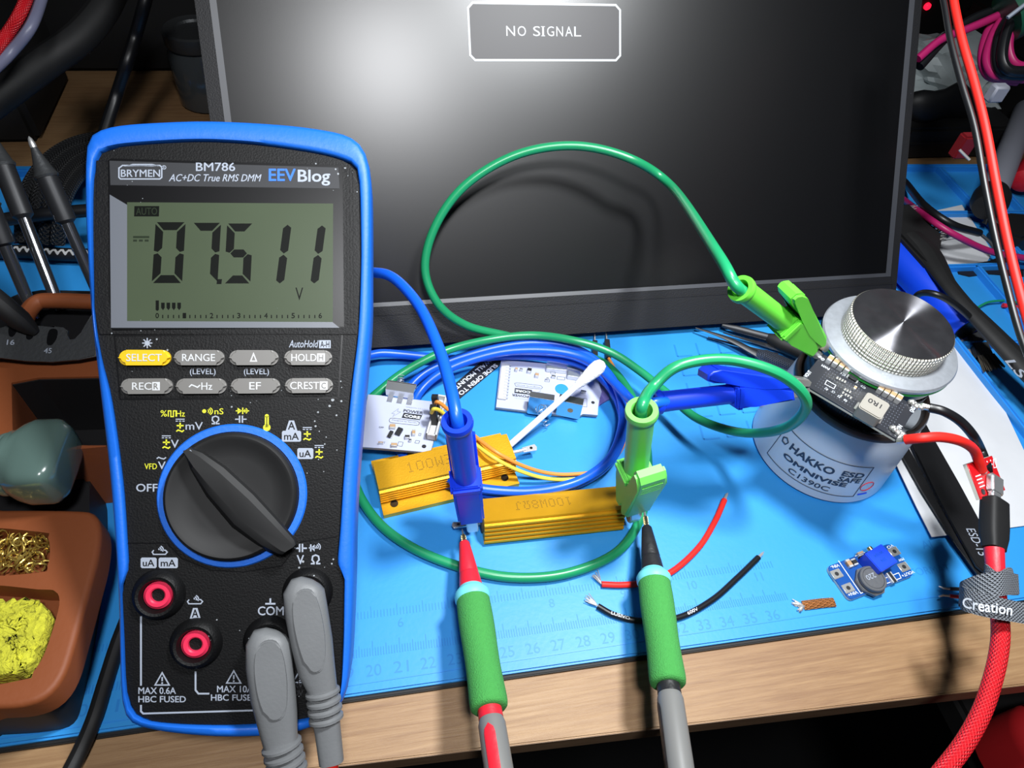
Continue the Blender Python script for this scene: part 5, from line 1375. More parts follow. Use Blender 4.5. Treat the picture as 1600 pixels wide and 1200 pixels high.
K['braid'] = mat('red braided sleeve', (206, 22, 34), .45); bump_from(K['braid'], weave(14, 6.0), .6, .0005)
uc = thing('usb_cable', 'red braided USB cable plugged into the red breakout, hanging over the bench edge', 'usb cable', at(1558, 950, 24.6))
axp = [at(1554, 782, 26.1), at(1553, 815, 25.7), at(1553, 858, 25.2), at(1555, 888, 24.9), at(1559, 940, 24.5), at(1563, 975, 24.2), at(1562, 1010, 23.8), at(1553, 1055, 23.3), at(1535, 1110, 22.8), at(1508, 1160, 22.3), at(1474, 1205, 21.8), at(1420, 1270, 21)]
d = nrm(axp[2] - axp[0]); f = Fr(axp[0], fr.x, z=d); L = np.linalg.norm(axp[2] - axp[0])
mb = MB(); rg = []
for z, w_, h_ in ((0, .42, .30), (.05, .47, .35), (L * .55, .49, .36), (L * .75, .47, .35), (L * .95, .38, .31), (L, .37, .3)):
    rg.append([f.p(w_ * math.copysign(abs(math.cos(a)) ** .5, math.cos(a)), h_ * math.copysign(abs(math.sin(a)) ** .5, math.sin(a)), z) for a in np.linspace(0, 2 * math.pi, 28, endpoint=False)])
mb.loft(rg, K['blackrub']); obj('plug_housing', mb, uc, world=True, label='black plug housing')
mb = MB(); mb.box(-.25, .25, -.11, .11, -.5, .05, K['sheetmetal'], .06, M=f); obj('plug_shell', mb, uc, world=True, label='silver plug tip')
mb = MB(); mb.box(-.33, .33, -.17, .16, -1.05, -.25, K['sheetmetal'], .08, M=f); obj('usb_socket', mb, ub, world=True, label='silver socket shell')
mb = MB(); mb.tube(spline(axp[2:5], 6), [.33 - .004 * i for i in range(13)], K['redtip'], 20); obj('strain_relief', mb, uc, world=True, label='smooth red strain relief')
mb = MB(); P = spline(axp[3:], 10); mb.tube(P, .29, K['braid'], 20); obj('braided_cable', mb, uc, world=True)

K['velcro'] = mat('grey woven strap', (136, 142, 150), .75); bump_from(K['velcro'], weave(12, 7), .9, .0008)
st = thing('cable_strap', 'grey woven cable strap with white lettering, wrapped round the red braided cable', 'cable strap', at(1550, 930, 24.5))
def ribbon(mb, top, bot, m, th=.06, n=8):
    A, B = spline(top, n), spline(bot, n); ln = 0; R = []; uv = []
    vs, fs = [], []
    for i in range(len(A)):
        if i: ln += np.linalg.norm(A[i] - A[i - 1])
        t = nrm(A[min(i + 1, len(A) - 1)] - A[max(i - 1, 0)]); nn = nrm(np.cross(t, B[i] - A[i])) * th
        for P, v in ((A[i], 0), (B[i], 1), (B[i] + nn, 1), (A[i] + nn, 0)): vs.append(P); uv.append((v * .5, ln * 1.0))
    for i in range(len(A) - 1):
        for k in range(4): fs.append([i * 4 + k, i * 4 + (k + 1) % 4, i * 4 + 4 + (k + 1) % 4, i * 4 + 4 + k])
    fs += [[0, 1, 2, 3], [len(vs) - 4 + k for k in range(4)]]
    mb.add(vs, fs, m, None, uv)
ds_ = 24.6
mb = MB()
ribbon(mb, [at(1549, 893, ds_ + .1), at(1538, 881, ds_ - .25), at(1560, 894, ds_ - .75), at(1580, 887, ds_ - .3), at(1586, 905, ds_ + .5)], [at(1545, 912, ds_ + .1), at(1537, 903, ds_ - .25), at(1558, 926, ds_ - .85), at(1580, 930, ds_ - .4), at(1592, 930, ds_ + .4)], K['velcro'])
w1 = obj('upper_wrap', mb, st, world=True)
mb = MB()
tp = [at(1588, 897, ds_ + .4), at(1566, 893, ds_ - .9), at(1535, 896, ds_ - .85), at(1509, 906, ds_ - .3), at(1502, 913, ds_ + .1), at(1507, 918, ds_ - .5), at(1530, 925, ds_ - 1.0), at(1560, 933, ds_ - 1.2), at(1590, 940, ds_ - 1.1), at(1630, 946, ds_ - .8)]
bt_ = [at(1590, 928, ds_ + .4), at(1566, 930, ds_ - .95), at(1535, 936, ds_ - .9), at(1508, 940, ds_ - .3), at(1500, 948, ds_ + .1), at(1505, 954, ds_ - .5), at(1530, 962, ds_ - 1.0), at(1560, 968, ds_ - 1.2), at(1590, 973, ds_ - 1.1), at(1630, 980, ds_ - .8)]
ribbon(mb, tp, bt_, K['velcro']); w2 = obj('lower_band', mb, st, world=True)
mb = MB(); v, f_, a_ = glyphs('Creation', .012)
A_ = [at(1504, 933, ds_ - .85), at(1530, 936.5, ds_ - 1.3), at(1556, 941, ds_ - 1.32), at(1583, 945, ds_ - 1.3)]; B_ = [at(1503.5, 949, ds_ - .85), at(1530, 955, ds_ - 1.3), at(1556, 958, ds_ - 1.32), at(1581, 962, ds_ - 1.3)]
As, Bs = spline(A_, 10), spline(B_, 10)
def rp(u, w): 
    k = min(int(u * (len(As) - 1)), len(As) - 2); t = u * (len(As) - 1) - k
    return (As[k] * (1 - t) + As[k + 1] * t) * w + (Bs[k] * (1 - t) + Bs[k + 1] * t) * (1 - w)
mb.add([rp(p[0], p[1]) - CAM_R[:, 2] * p[2] for p in v], f_, K['white']); obj('strap_lettering', mb, w2, world=True, label='white lettering on the strap')
for nm, m, y0_, y1_ in (('red', K['redtip'], 934, 931), ('dark grey', K['darkgrey'], 921.5, 920)):
    t = thing('thin_wire', 'thin ' + nm + ' stripped wire end poking out left of the grey strap', 'wire', onz(1490, y0_, 0), 'thin stripped wires under the strap')
    P = [onz(1520, y0_ + 1, .5), onz(1500, y0_ - 1, .4), onz(1484, y1_, .35)]
    mb = MB(); mb.tube(spline(P, 5), .075, m, 10); obj('insulation', mb, t, world=True)
    mb = MB(); mb.tube([P[-1], onz(1474, y1_ - 1, .3), onz(1467, y1_ - (4 if nm != 'red' else -1), .28)], [.05, .045, .03], K['tin'], 8); obj('bare_end', mb, t, world=True, label='bare wire tip')
# ================================================================ LEFT: SOLDERING IRON STAND AND TOOLS
K['brown'] = mat('brown silicone', (136, 72, 36), .6, bump=(400, .05))
K['standblack'] = mat('black stand plastic', (22, 22, 24), .55)
def boolean(o, cutters):
    for mbc in cutters:
        me = bpy.data.meshes.new('c'); me.from_pydata(mbc.v, [], mbc.f); co = bpy.data.objects.new('c', me); COL.objects.link(co)
        co.matrix_world = Matrix.Identity(4)
        md = o.modifiers.new('b', 'BOOLEAN'); md.object = co; md.operation = 'DIFFERENCE'; md.solver = 'EXACT'
    bpy.context.view_layer.update()
    dg = bpy.context.evaluated_depsgraph_get()
    nm = bpy.data.meshes.new_from_object(o.evaluated_get(dg), depsgraph=dg)
    for md in list(o.modifiers):
        c = md.object; o.modifiers.remove(md); bpy.data.objects.remove(c)
    old = o.data; o.data = nm; nm.name = old.name; bpy.data.meshes.remove(old)
    for p in nm.polygons: p.use_smooth = True
    nm.set_sharp_from_angle(angle=math.radians(38))
def xy(pts, z): return [tuple(onz(x, y, z)[:2]) for x, y in pts]
stand = thing('soldering_iron_stand', 'brown and black soldering iron stand at left edge with wool and sponge trays', 'soldering stand', onz(-30, 950, 0))
zt_ = 3.0
outl = smoothpoly(xy([(-110, 797), (0, 795), (120, 796), (148, 803), (157, 828), (153, 868), (141, 915), (120, 990), (101, 1050), (74, 1086), (34, 1103), (-20, 1107), (-110, 1110)], zt_), 4)
mb = MB(); softprism(mb, outl, 1.9, zt_, K['brown'], .2)
tray = obj('tray', mb, stand, world=True, label='brown tray with two recesses')
c1 = MB(); q = xy([(-90, 826), (62, 831), (75, 840), (78, 862), (74, 884), (58, 895), (-90, 897)], zt_); c1.prism(smoothpoly(q, 3), 2.1, 4, K['brown'])
c2 = MB(); q = xy([(-90, 921), (60, 921), (86, 924), (93, 938), (88, 965), (70, 1020), (52, 1050), (36, 1062), (-90, 1066)], zt_); c2.prism(smoothpoly(q, 3), 2.05, 4, K['brown'])
boolean(tray, [c1, c2]) if False else None
# (the recesses are cut in the tray's own coordinates)
Mi = WM[stand.name].inverted()
for c in (c1, c2): c.v = [tuple(WM[stand.name] @ (Mi @ Vector(v))) for v in c.v]
bpy.context.view_layer.update()
boolean(tray, [c1, c2])
base_o = smoothpoly(xy([(-110, 700), (60, 700), (152, 760), (166, 830), (160, 905), (146, 1000), (128, 1085), (112, 1128), (70, 1141), (0, 1146), (-110, 1152)], .2), 4)
mb = MB(); mb.prism(base_o, .02, 1.95, K['standblack'], .2); obj('base', mb, stand, world=True, label='black base under the tray')
# raised holder block with a deep opening, behind the tray
mb = MB(); blk = [(-19, 8.4), (-9.3, 8.4), (-9.0, 9.0), (-9.0, 13.2), (-9.4, 13.8), (-19, 13.8)]
mb.prism(blk, .02, 4.2, K['brown'], .25, seg=3); hold = obj('holder', mb, stand, world=True, label='brown holder block with deep opening')
c3 = MB(); q = xy([(18, 598), (60, 590), (160, 588), (170, 690), (20, 690)], 4.2); c3.prism(q, .6, 6, K['standblack'])
bpy.context.view_layer.update(); boolean(hold, [c3])
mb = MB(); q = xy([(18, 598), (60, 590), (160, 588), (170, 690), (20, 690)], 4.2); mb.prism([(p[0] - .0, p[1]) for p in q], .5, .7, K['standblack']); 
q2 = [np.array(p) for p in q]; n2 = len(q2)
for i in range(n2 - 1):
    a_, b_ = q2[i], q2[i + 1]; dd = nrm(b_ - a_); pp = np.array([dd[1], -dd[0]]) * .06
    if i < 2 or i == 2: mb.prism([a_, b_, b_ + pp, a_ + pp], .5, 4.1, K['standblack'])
obj('opening_shade', mb, stand, world=True, label='black faces standing in for shade inside the opening')  # shade painted as black faces on the floor, back and right walls
mb = MB(); mb.prism(xy([(-40, 470), (20, 445), (60, 438), (150, 440), (150, 530), (-40, 535)], 4.0), .02, 3.6, K['standblack'], .2); obj('rear_base', mb, stand, world=True, label='black rear base')
mb = MB(); P = spline([onz(34, 522, 4.6), onz(42, 492, 4.6), (np.array(onz(58, 473, 4.6))), onz(84, 470, 4.6), onz(150, 472, 4.6)], 8); mb.tube(P, .34, K['brown'], 14, up=(0, 0, 1)); obj('rear_rim', mb, stand, world=True, label='brown rear rim')
K['gunmetal'] = mat('dark grey cast metal', (74, 76, 78), .45, .5, bump=(700, .08))
mb = MB()
f = Fr(onz(70, 540, 5.0), (1, 0, 0), z=nrm((0, -.45, 1)))
mb.prism(L2(f, [(-60, 556), (0, 559), (40, 564), (80, 565.5), (120, 562), (150, 556), (150, 480), (136, 503), (126, 520), (118, 531), (108, 533), (104.5, 527), (105, 516), (98, 511), (84, 509.5), (62, 511), (40, 507), (22, 505), (8, 510), (-10, 518), (-60, 530)]), -.12, 0, K['gunmetal'], .05, M=f.m())
pt = obj('tip_plate', mb, stand, world=True, label='dark grey cast plate with tip holes')
mb = MB(); mb.poly(smoothpoly(L2(f, [(76, 518), (83, 513.5), (90, 517), (88, 530), (80, 539.5), (73, 536)]), 4), .004, K['blackgloss'], f.m()); obj('tip_hole', mb, pt, world=True)
mb = MB(); mb.poly(smoothpoly(L2(f, [(14, 512), (23, 511), (26, 518), (20, 526), (14, 524)]), 4), .004, K['blackgloss'], f.m()); obj('tip_hole', mb, pt, world=True)
mb = MB(); mb.poly(smoothpoly(L2(f, [(42, 519), (49, 518), (52, 526), (46, 531), (41, 528)]), 4), .004, K['blackgloss'], f.m()); obj('tip_hole', mb, pt, world=True)
mb = MB()
for s, x, y in (('45', 75, 548), ('16', 17, 535)):
    a, b = f.l(x - 6, y), f.l(x + 6, y); mb.textd(s, (a + b) / 2, b - a, .22, K['print'], .006, f.m(), .01, width=np.linalg.norm(b - a))
obj('plate_numbers', mb, pt, world=True, label='cast numbers 45 and 16')

# sponge and brass wool
K['sponge'] = mat('yellow sponge', (196, 194, 54), .95, var=(260, .22), bump=(500, .8))
mb = MB(); q = xy([(-80, 936), (0, 940), (48, 935), (62, 943), (76, 962), (66, 1000), (54, 1030), (36, 1050), (10, 1052), (-80, 1050)], 2.9)
bm = bmesh.new(); top = [bm.verts.new((p[0], p[1], 2.95)) for p in smoothpoly(q, 3)]; bot = [bm.verts.new((v.co.x, v.co.y, 2.1)) for v in top]
cxy = Vector((sum(v.co.x for v in top) / len(top), sum(v.co.y for v in top) / len(top), 0)); rings = [bot, top]
for k in (.85, .68, .5, .33, .16):
    rings.append([bm.verts.new((cxy.x + (v.co.x - cxy.x) * k, cxy.y + (v.co.y - cxy.y) * k, 3.05)) for v in top])
for a_, b_ in zip(rings[:-1], rings[1:]):
    for i in range(len(a_)): bm.faces.new((a_[i], a_[(i + 1) % len(a_)], b_[(i + 1) % len(a_)], b_[i]))
bm.faces.new(rings[-1]); bmesh.ops.subdivide_edges(bm, edges=list(bm.edges), cuts=1, use_grid_fill=True)
for v in bm.verts:
    if v.co.z > 2.5: v.co += Vector(rng.normal(0, .045, 3))
bmesh.ops.recalc_face_normals(bm, faces=list(bm.faces)); bm.verts.index_update(); mb.bm(bm, K['sponge'])
tag = obj('sponge', mb, None, 'rough yellow cleaning sponge in the front recess of the brown tray', 'sponge', smooth=75)
K['wool'] = mat('brass wool', (206, 178, 92), .3, .75)
mb = MB(); 
for i in range(150):
    c = onz(-60 + 132 * rng.rand(), 838 + 50 * rng.rand(), 2.35 + .35 * rng.rand()); r = .12 + .2 * rng.rand(); t0 = rng.rand() * 6; ax = nrm(rng.normal(0, 1, 3)); u = nrm(np.cross(ax, (0.3, .5, 1))); w = np.cross(ax, u)
    P = [c + u * r * math.cos(t0 + t) + w * r * math.sin(t0 + t) + ax * .04 * t for t in np.linspace(0, 4.5, 9)]
    mb.tube(P, .035, K['wool'], 4, flat=.4)
o = obj('brass_wool', mb, None, 'curly brass wool in the back recess of the brown tray', 'brass wool', kind='stuff')
# small bottle lying on the stand
K['bottle'] = mat('clear grey-green plastic', (84, 106, 100), .2, spec=.6, coat=.5)
K['teal'] = mat('teal cap', (46, 158, 130), .45)
c = onz(46, 722, 4.4); bt_ = thing('flux_bottle', 'small grey-green squeeze bottle with teal cap, lying on the stand above the tray', 'bottle', c)
f = Fr(c, (-1, .02, .12), z=(0, -.35, 1)); f2 = Fr(c, np.cross(f.x, (0, 1, 0)), z=f.x)
k_ = 24.5 / FPX
mb = MB(); rg = []
for z, w_, h_, e in ((-1.36, .95, .7, .45), (-1.30, 1.15, .85, .45), (-1.05, 1.36, 1.0, .4), (-.9, 1.40, 1.02, .38), (-.2, 1.42, 1.04, .42), (.15, 1.36, 1.02, .6), (.45, 1.22, .98, .9), (.48, 1.26, 1.0, 1), (.62, 1.26, 1.0, 1), (.66, 1.14, .92, 1), (.78, 1.12, .9, 1), (.82, 1.16, .94, 1), (.94, 1.14, .92, 1), (1.0, .95, .8, 1), (1.3, .75, .7, 1)):
    rg.append([f2.o + f2.z * z + np.cross(f2.z, (0, 0, 1)) / np.linalg.norm(np.cross(f2.z, (0, 0, 1))) * w_ * math.copysign(abs(math.cos(a)) ** e, math.cos(a)) + np.cross(np.cross(f2.z, (0, 0, 1)), f2.z) * h_ * math.copysign(abs(math.sin(a)) ** e, math.sin(a)) for a in np.linspace(0, 2 * math.pi, 40, endpoint=False)])
mb.loft(rg, K['bottle']); obj('body', mb, bt_, world=True, smooth=50)
mb = MB(); mb.lathe([(.5, 1.1), (.66, 1.2), (.68, 1.9), (.6, 2.0), (.3, 2.05), (.28, 2.6), (.1, 2.7)], K['teal'], f2, 32); obj('cap', mb, bt_, world=True, label='teal cap')
# soldering tips standing in the holder
def tip(label, bot, top, rs):
    t = thing('soldering_tip', label, 'soldering tip', bot, 'soldering tips at the left'); d = nrm(top - bot); L = np.linalg.norm(top - bot); f = Fr(bot, np.cross(d, (0, 1, 0)), z=d)
    mb = MB(); mb.lathe([(rs * .55, -.8), (rs * .6, 0), (rs * .6, L * .45)], K['chrome'], f, 20); obj('shaft', mb, t, world=True, label='shiny steel shaft')
    mb = MB(); mb.lathe([(rs * .6, L * .44), (rs * .98, L * .46), (rs, L * .5), (rs, L * .74)], K['tipgrip'], f, 20); obj('sleeve', mb, t, world=True, label='dark sleeve')
    mb = MB(); mb.lathe([(rs * 1.05, L * .74), (rs * 1.15, L * .755), (rs * .95, L * .78), (rs * .5, L * .88), (rs * .3, L * .93)], K['gunmetal'], f, 20); obj('collar', mb, t, world=True)
    mb = MB(); mb.lathe([(rs * .3, L * .92), (rs * .32, L * .95), (rs * .2, L * .985), (rs * .04, L)], K['tin'], f, 12); obj('point', mb, t, world=True, label='tinned point')
K['chrome'] = mat('polished steel', (120, 122, 128), .16, .9); K['tipgrip'] = mat('dark tip sleeve', (44, 45, 48), .45, .3)
tip('tallest soldering tip, its tinned point against the brown bench behind the meter', onz(150, 450, 4.2), onz(45, 213, 9.4), .42)
tip('soldering tip leaning left of the tallest one, ending over the brown rim', onz(84, 458, 4.2), onz(-22, 190, 9.4), .42)
tip('shortest soldering tip at the picture edge, lowest of the three', onz(44, 470, 4.2), onz(-40, 270, 8.6), .42)
t = thing('hand_tool', 'black hand tool slanting into the cast tip plate at the left edge', 'tool', onz(56, 522, 5.1))
mb = MB(); A, B = onz(57, 521, 5.2), onz(-30, 452, 7.0); mb.tube([A, A + (B - A) * .12, A + (B - A) * .3, A + (B - A) * .6, B], [.16, .3, .42, .46, .46], K['blackrub'], 18); obj('handle', mb, t, world=True)

# cables at the left
def cable(label, pts, r, m, name='cable', cat='cable', n=8, group=None):
    mb = MB(); mb.tube(spline(pts, n), r, m, 12)
    return obj(name, mb, None, label, cat, group)
K['braidblack'] = mat('black braided sleeve', (24, 25, 28), .6); bump_from(K['braidblack'], weave(8, 4), 1.0, .001)
K['fleck'] = mat('black and white braid', (22, 22, 24), .6); nt = K['fleck'].node_tree
tcn = nt.nodes.new('ShaderNodeTexCoord'); sp = nt.nodes.new('ShaderNodeSeparateXYZ'); nt.links.new(tcn.outputs['UV'], sp.inputs[0])
w_ = mth(nt, 'ADD', mth(nt, 'MULTIPLY', mth(nt, 'SINE', mth(nt, 'MULTIPLY', sp.outputs[1], 16.)), .05), sp.outputs[0]); w2_ = mth(nt, 'LESS_THAN', mth(nt, 'ABSOLUTE', mth(nt, 'SUBTRACT', w_, .06)), .045)
mx = nt.nodes.new('ShaderNodeMix'); mx.data_type = 'RGBA'; nt.links.new(w2_, mx.inputs[0]); mx.inputs[6].default_value = lin((20, 20, 22)); mx.inputs[7].default_value = lin((200, 200, 200)); nt.links.new(mx.outputs[2], nt.nodes['Principled BSDF'].inputs['Base Color'])
cable('thick plain black cable running level behind the soldering tips', [onz(-20, 347, 2.6), onz(30, 340, 2.7), onz(80, 334, 2.8), onz(150, 328, 2.8), onz(190, 326, 2.8)], .34, K['blackwire'])
cable('black cable with a white zigzag thread, crossing behind the soldering tips', [onz(-20, 394, .5), onz(40, 393, .6), onz(90, 397, .6), onz(150, 399, .6), onz(200, 400, .6)], .36, K['fleck'])
lb = ['outermost black braided cable of the bundle behind the meter', 'second black braided cable of the bundle behind the meter', 'third black braided cable of the bundle behind the meter', 'innermost black braided cable of the bundle behind the meter']
for k, pts in enumerate(([(170, 212), (120, 222), (78, 246), (48, 285), (36, 330), (34, 380)], [(170, 224), (125, 234), (92, 256), (66, 292), (56, 330), (52, 380)], [(170, 238), (130, 248), (104, 270), (84, 304), (76, 340), (70, 380)], [(170, 254), (135, 264), (114, 286), (100, 314), (94, 345), (90, 380)])):
    cable(lb[k], [onz(x, y, (1.0, 1.6, 2.1, 2.4, 2.0, .9)[i] + .1 * k) for i, (x, y) in enumerate(pts)], .36, K['braidblack'], group='black braided cables behind the meter')
cable('short red wire lying on the mat at the left edge', [onz(-20, 373, .15), onz(0, 374, .15), onz(26, 377, .15)], .12, K['redtip'], 'wire', 'wire')
cable('flat broad black cable sweeping up to the top left corner', [at(-40, 178, 33), at(10, 142, 34), at(70, 98, 35), at(125, 58, 36), at(165, 8, 37), at(190, -50, 38)], .78, K['blackrub'])
cable('thin dark cable rising between the meter and the monitor', [at(150, 262, 38), at(160, 218, 38.5), at(182, 150, 39), at(198, 100, 38), at(212, 55, 38), at(226, 5, 37), at(240, -50, 37)], .33, K['blackwire'])
cable('bright red braided cable in the top left corner', [at(-25, 100, 30), at(8, 58, 31), at(32, 20, 31), at(52, -30, 32)], .26, K['braid'])
K['lilac'] = mat('lilac grey cable', (112, 114, 138), .4)
cable('lilac grey cable beside the red one in the top left corner', [at(-25, 122, 30), at(15, 84, 31), at(48, 42, 31), at(66, -5, 32), at(78, -50, 32)], .24, K['lilac'])
cable('black cable running down over the bench edge beside the meter', [onz(214, 930, .27), onz(186, 1000, .27), onz(165, 1065, .28), onz(148, 1120, .3), onz(128, 1168, .1), onz(104, 1215, .1), onz(80, 1260, .0)], .26, K['blackrub'])
# dark things beyond the mat
def crate(name, label, cat, x0, x1, y0, y1, z0, z1, m, bev=.4):
    mb = MB(); t = thing(name, label, cat, ((x0 + x1) / 2, (y0 + y1) / 2, z0)); mb.box(x0, x1, y0, y1, z0, z1, m, bev); obj('shell', mb, t, world=True)
    mb = MB(); mb.box(x0 - .1, x1 + .1, y0 - .1, y1 + .1, z1 - 1.4, z1 - .9, m, .15); obj('lid_rim', mb, t, world=True); return t
K['vblack'] = mat('matt black case', (13, 13, 14), .7)
crate('dark_backdrop', 'black equipment case in the dark behind the monitor, left side', 'case', -34, -2, 46, 62, -.35, 16, K['vblack'])  # made-up box, put in to darken the bright bench beyond the mat
crate('dark_backdrop_left', 'black tool case standing behind the mat at the left picture edge', 'case', -40, -19.6, 36.5, 45, -.35, 11, K['vblack'])  # second added box, covers more of the bright bench with black
gj = thing('glass_jar', 'dark glass jar half hidden by the left edge of the monitor', 'jar', (-9.6, 42, -.35))
K['glass'] = mat('smoky glass', (70, 74, 76), .12, spec=.6, coat=.5)
mb = MB(); mb.lathe([(1.9, -.35), (2.1, -.2), (2.1, 3.2), (1.8, 3.6), (1.7, 3.9)], K['glass'], Matrix.Translation((-9.6, 42, 0)), 40); obj('body', mb, gj, world=True)
mb = MB(); mb.lathe([(2.0, 3.8), (2.05, 3.9), (2.05, 4.7), (1.9, 4.8), (1.3, 4.75), (1.2, 4.6), (.2, 4.6)], K['gunmetal'], Matrix.Translation((-9.6, 42, 0)), 40); obj('lid', mb, gj, world=True)

# ================================================================ RIGHT SIDE
# sheet of paper
t = thing('paper_sheet', 'white paper sheet under the black tweezers, right of the vise', 'paper', onz(1500, 750, 0))
A_ = [(1384, 690), (1408, 742), (1432, 792), (1456, 839)]; B_ = [(1400, 580), (1440, 640), (1500, 735), (1545, 829)]; C_ = [(1458, 525), (1540, 640), (1580, 730), (1640, 816)]; D_ = [(1507, 503), (1552, 603), (1603, 710), (1652, 812)]
vs, fs = [], []
cols = [A_, B_, C_, D_]
for i in range(25):
    v = i / 24
    rowp = []
    for cpt_ in cols:
        k = min(int(v * 3), 2); t_ = v * 3 - k; rowp.append(np.array(cpt_[k]) * (1 - t_) + np.array(cpt_[k + 1]) * t_)
    for j in range(25):
        u = j / 24; k = min(int(u * 3), 2); t_ = u * 3 - k; p = rowp[k] * (1 - t_) + rowp[k + 1] * t_
        z = .08 + .28 * math.exp(-u * 9) + .06 * (1 + math.sin(u * 5 + v * 4)) * u * .5
        if u < .05: z -= .12
        vs.append(onz(p[0], p[1], z))
for i in range(24):
    for j in range(24): fs.append([i * 25 + j, (i + 1) * 25 + j, (i + 1) * 25 + j + 1, i * 25 + j + 1])
n0 = len(vs); vs += [v - np.array([0, 0, .02]) for v in vs[:n0]]; fs += [[n0 + a for a in f[::-1]] for f in fs[:]]
mb = MB(); mb.add(vs, fs, K['paper']); obj('sheet', mb, t, world=True, smooth=60)
# ESD tweezers
K['tweez'] = mat('black coated steel', (26, 26, 28), .42, .2, bump=(900, .05))
t = thing('tweezers', 'broad black tweezers lying on the paper, closed end towards the bench edge', 'tweezers', onz(1480, 780, .3))
f = flat(1480, 780, .62, 1560, 930)
P1 = [(1404, 640), (1436, 640), (1460, 687), (1500, 757), (1533, 818), (1552, 868), (1553, 888), (1540, 896), (1526, 884), (1500, 838), (1468, 780), (1432, 706)]
mb = MB(); mb.prism(L2(f, P1), -.12, 0, K['tweez'], .04, M=f.m()); arm = obj('arm', mb, t, world=True, label='upper arm with pale marking')
mb = MB(); Tq(mb, f, 'ESD-15', (1516, 826), (1537, 868), .42, K['print'], .006); mb.v = [tuple(f.m() @ Vector(v)) for v in mb.v]; obj('marking', mb, arm, world=True)
g = flat(1450, 770, .42, 1530, 910)
mb = MB(); mb.prism(L2(g, [(1398, 690), (1412, 684), (1455, 765), (1500, 848), (1545, 900), (1530, 900), (1490, 845), (1440, 765)]), -.1, 0, K['tweez'], .03, M=g.m()); obj('arm', mb, t, world=True, label='lower arm showing at the left')
# metal tools between the monitor and the vise
t = thing('hobby_knife', 'slim steel knife with knurled grip, lying behind the blue clip and left of the vise', 'knife', onz(1180, 570, .4))
A, B, C2 = onz(1087, 512, .5), onz(1190, 556, .5), onz(1262, 585, .5)
d = nrm(C2 - B); f2 = Fr(B, np.cross(d, (0, 0, 1)), z=d); L = np.linalg.norm(C2 - B)
K['knurlgrey'] = mat('grey knurled aluminium', (92, 98, 112), .42, .6); bump_from(K['knurlgrey'], weave(12, 9), .9, .0008)
mb = MB(); mb.lathe([(.2, -.3), (.36, 0), (.40, .1), (.40, L + 2.2), (.3, L + 2.3)], K['knurlgrey'], f2, 28); obj('grip', mb, t, world=True, label='grey knurled grip')
mb = MB(); mb.tube(spline([B - d * .2, B + (A - B) * .5 + np.array([0, .1, .1]), A], 6), [.26 - .018 * i for i in range(13)], K['tipgrip'], 10, flat=.5); obj('blade', mb, t, world=True, label='dark slim blade')
t = thing('screwdriver', 'thin dark screwdriver behind the knife, tip under the monitor edge', 'screwdriver', onz(1220, 545, .4))
A, B, C2 = onz(1128, 508, .5), onz(1200, 527, .55), onz(1262, 556, .6)
mb = MB(); mb.tube([A, A + (B - A) * .3, B], [.10, .2, .22], K['tipgrip'], 12); obj('shaft', mb, t, world=True)
mb = MB(); d = nrm(C2 - B); mb.tube([B - d * .1, B + d * .3, B + d * .8, B + d * 3], [.2, .36, .42, .42], K['blackrub'], 16); obj('handle', mb, t, world=True)
t = thing('tweezer_tips', 'fine bright tweezer tips in front of the knife blade', 'tweezers', onz(1130, 540, .2))
for a_, b_ in (((1106, 527), (1215, 556)), ((1130, 520), (1220, 546))):
    mb = MB(); A, B = onz(*a_, .25), onz(*b_, .3); mb.tube([A, A + (B - A) * .4, B], [.04, .1, .2], K['chrome'], 8, flat=.5); obj('arm', mb, t, world=True)
cable('thin red braided lead end behind the blue clip, by the vise base', [onz(1172, 624, .2), onz(1190, 629, .2), onz(1206, 634, .2), onz(1222, 640, .2)], .14, K['redtip'], 'wire', 'wire')

# blue tube and brushes
K['tubeblue'] = mat('vivid blue plastic', (16, 70, 222), .4)
t = thing('blue_tube', 'vivid blue plastic tube on the mat behind the vise knob', 'tube', onz(1450, 450, 0))
A, B = onz(1395, 395, 1.0), onz(1512, 515, 1.0); d = nrm(B - A); f2 = Fr(A, np.cross(d, (0, 0, 1)), z=d); L = np.linalg.norm(B - A)
mb = MB(); mb.lathe([(.9, -2.5), (.98, -2.3), (.98, L - .2), (.9, L)], K['tubeblue'], f2, 36); obj('tube', mb, t, world=True)
mb = MB(); mb.lathe([(.80, L - .01), (.80, L + .02)], K['blackgloss'], f2, 28); obj('end', mb, t, world=True)
t = thing('cleaning_brush', 'black cleaning brush with pale bristles and long handle, lying beside the blue tube', 'brush', onz(1480, 450, 1))
hp = [onz(1422, 372, 1.9), onz(1450, 398, 2.0), onz(1478, 440, 2.2), onz(1510, 478, 2.3), onz(1550, 520, 2.2), onz(1600, 572, 2.0), onz(1650, 625, 1.9)]
mb = MB(); rr = [.9, .85, .55, .5, .62, .72, .7]; sp_ = spline(hp, 6); rs = list(np.interp(np.linspace(0, 6, len(sp_)), range(7), rr))
mb.tube(sp_, rs, K['blackrub'], 16, up=(0, 0, 1), flat=.55); hd = obj('handle', mb, t, world=True)
f = flat(1420, 372, 2.0, 1470, 425)
mb = MB(); mb.prism(L2(f, [(1392, 330), (1416, 322), (1470, 372), (1464, 410), (1444, 418), (1400, 370)]), -1.0, .3, K['blackrub'], .15, M=f.m()); obj('head', mb, t, world=True)
mb = MB(); mb.disc(*f.l(1457.5, 392.5, .3), .16, .31, K['white'], f.m()); obj('hanging_hole', mb, t, world=True, label='pale hole in the handle neck')
K['bristle'] = mat('pale bristles', (150, 148, 146), .7); K['bristled'] = mat('dark bristles', (60, 56, 48), .7)
mb = MB()
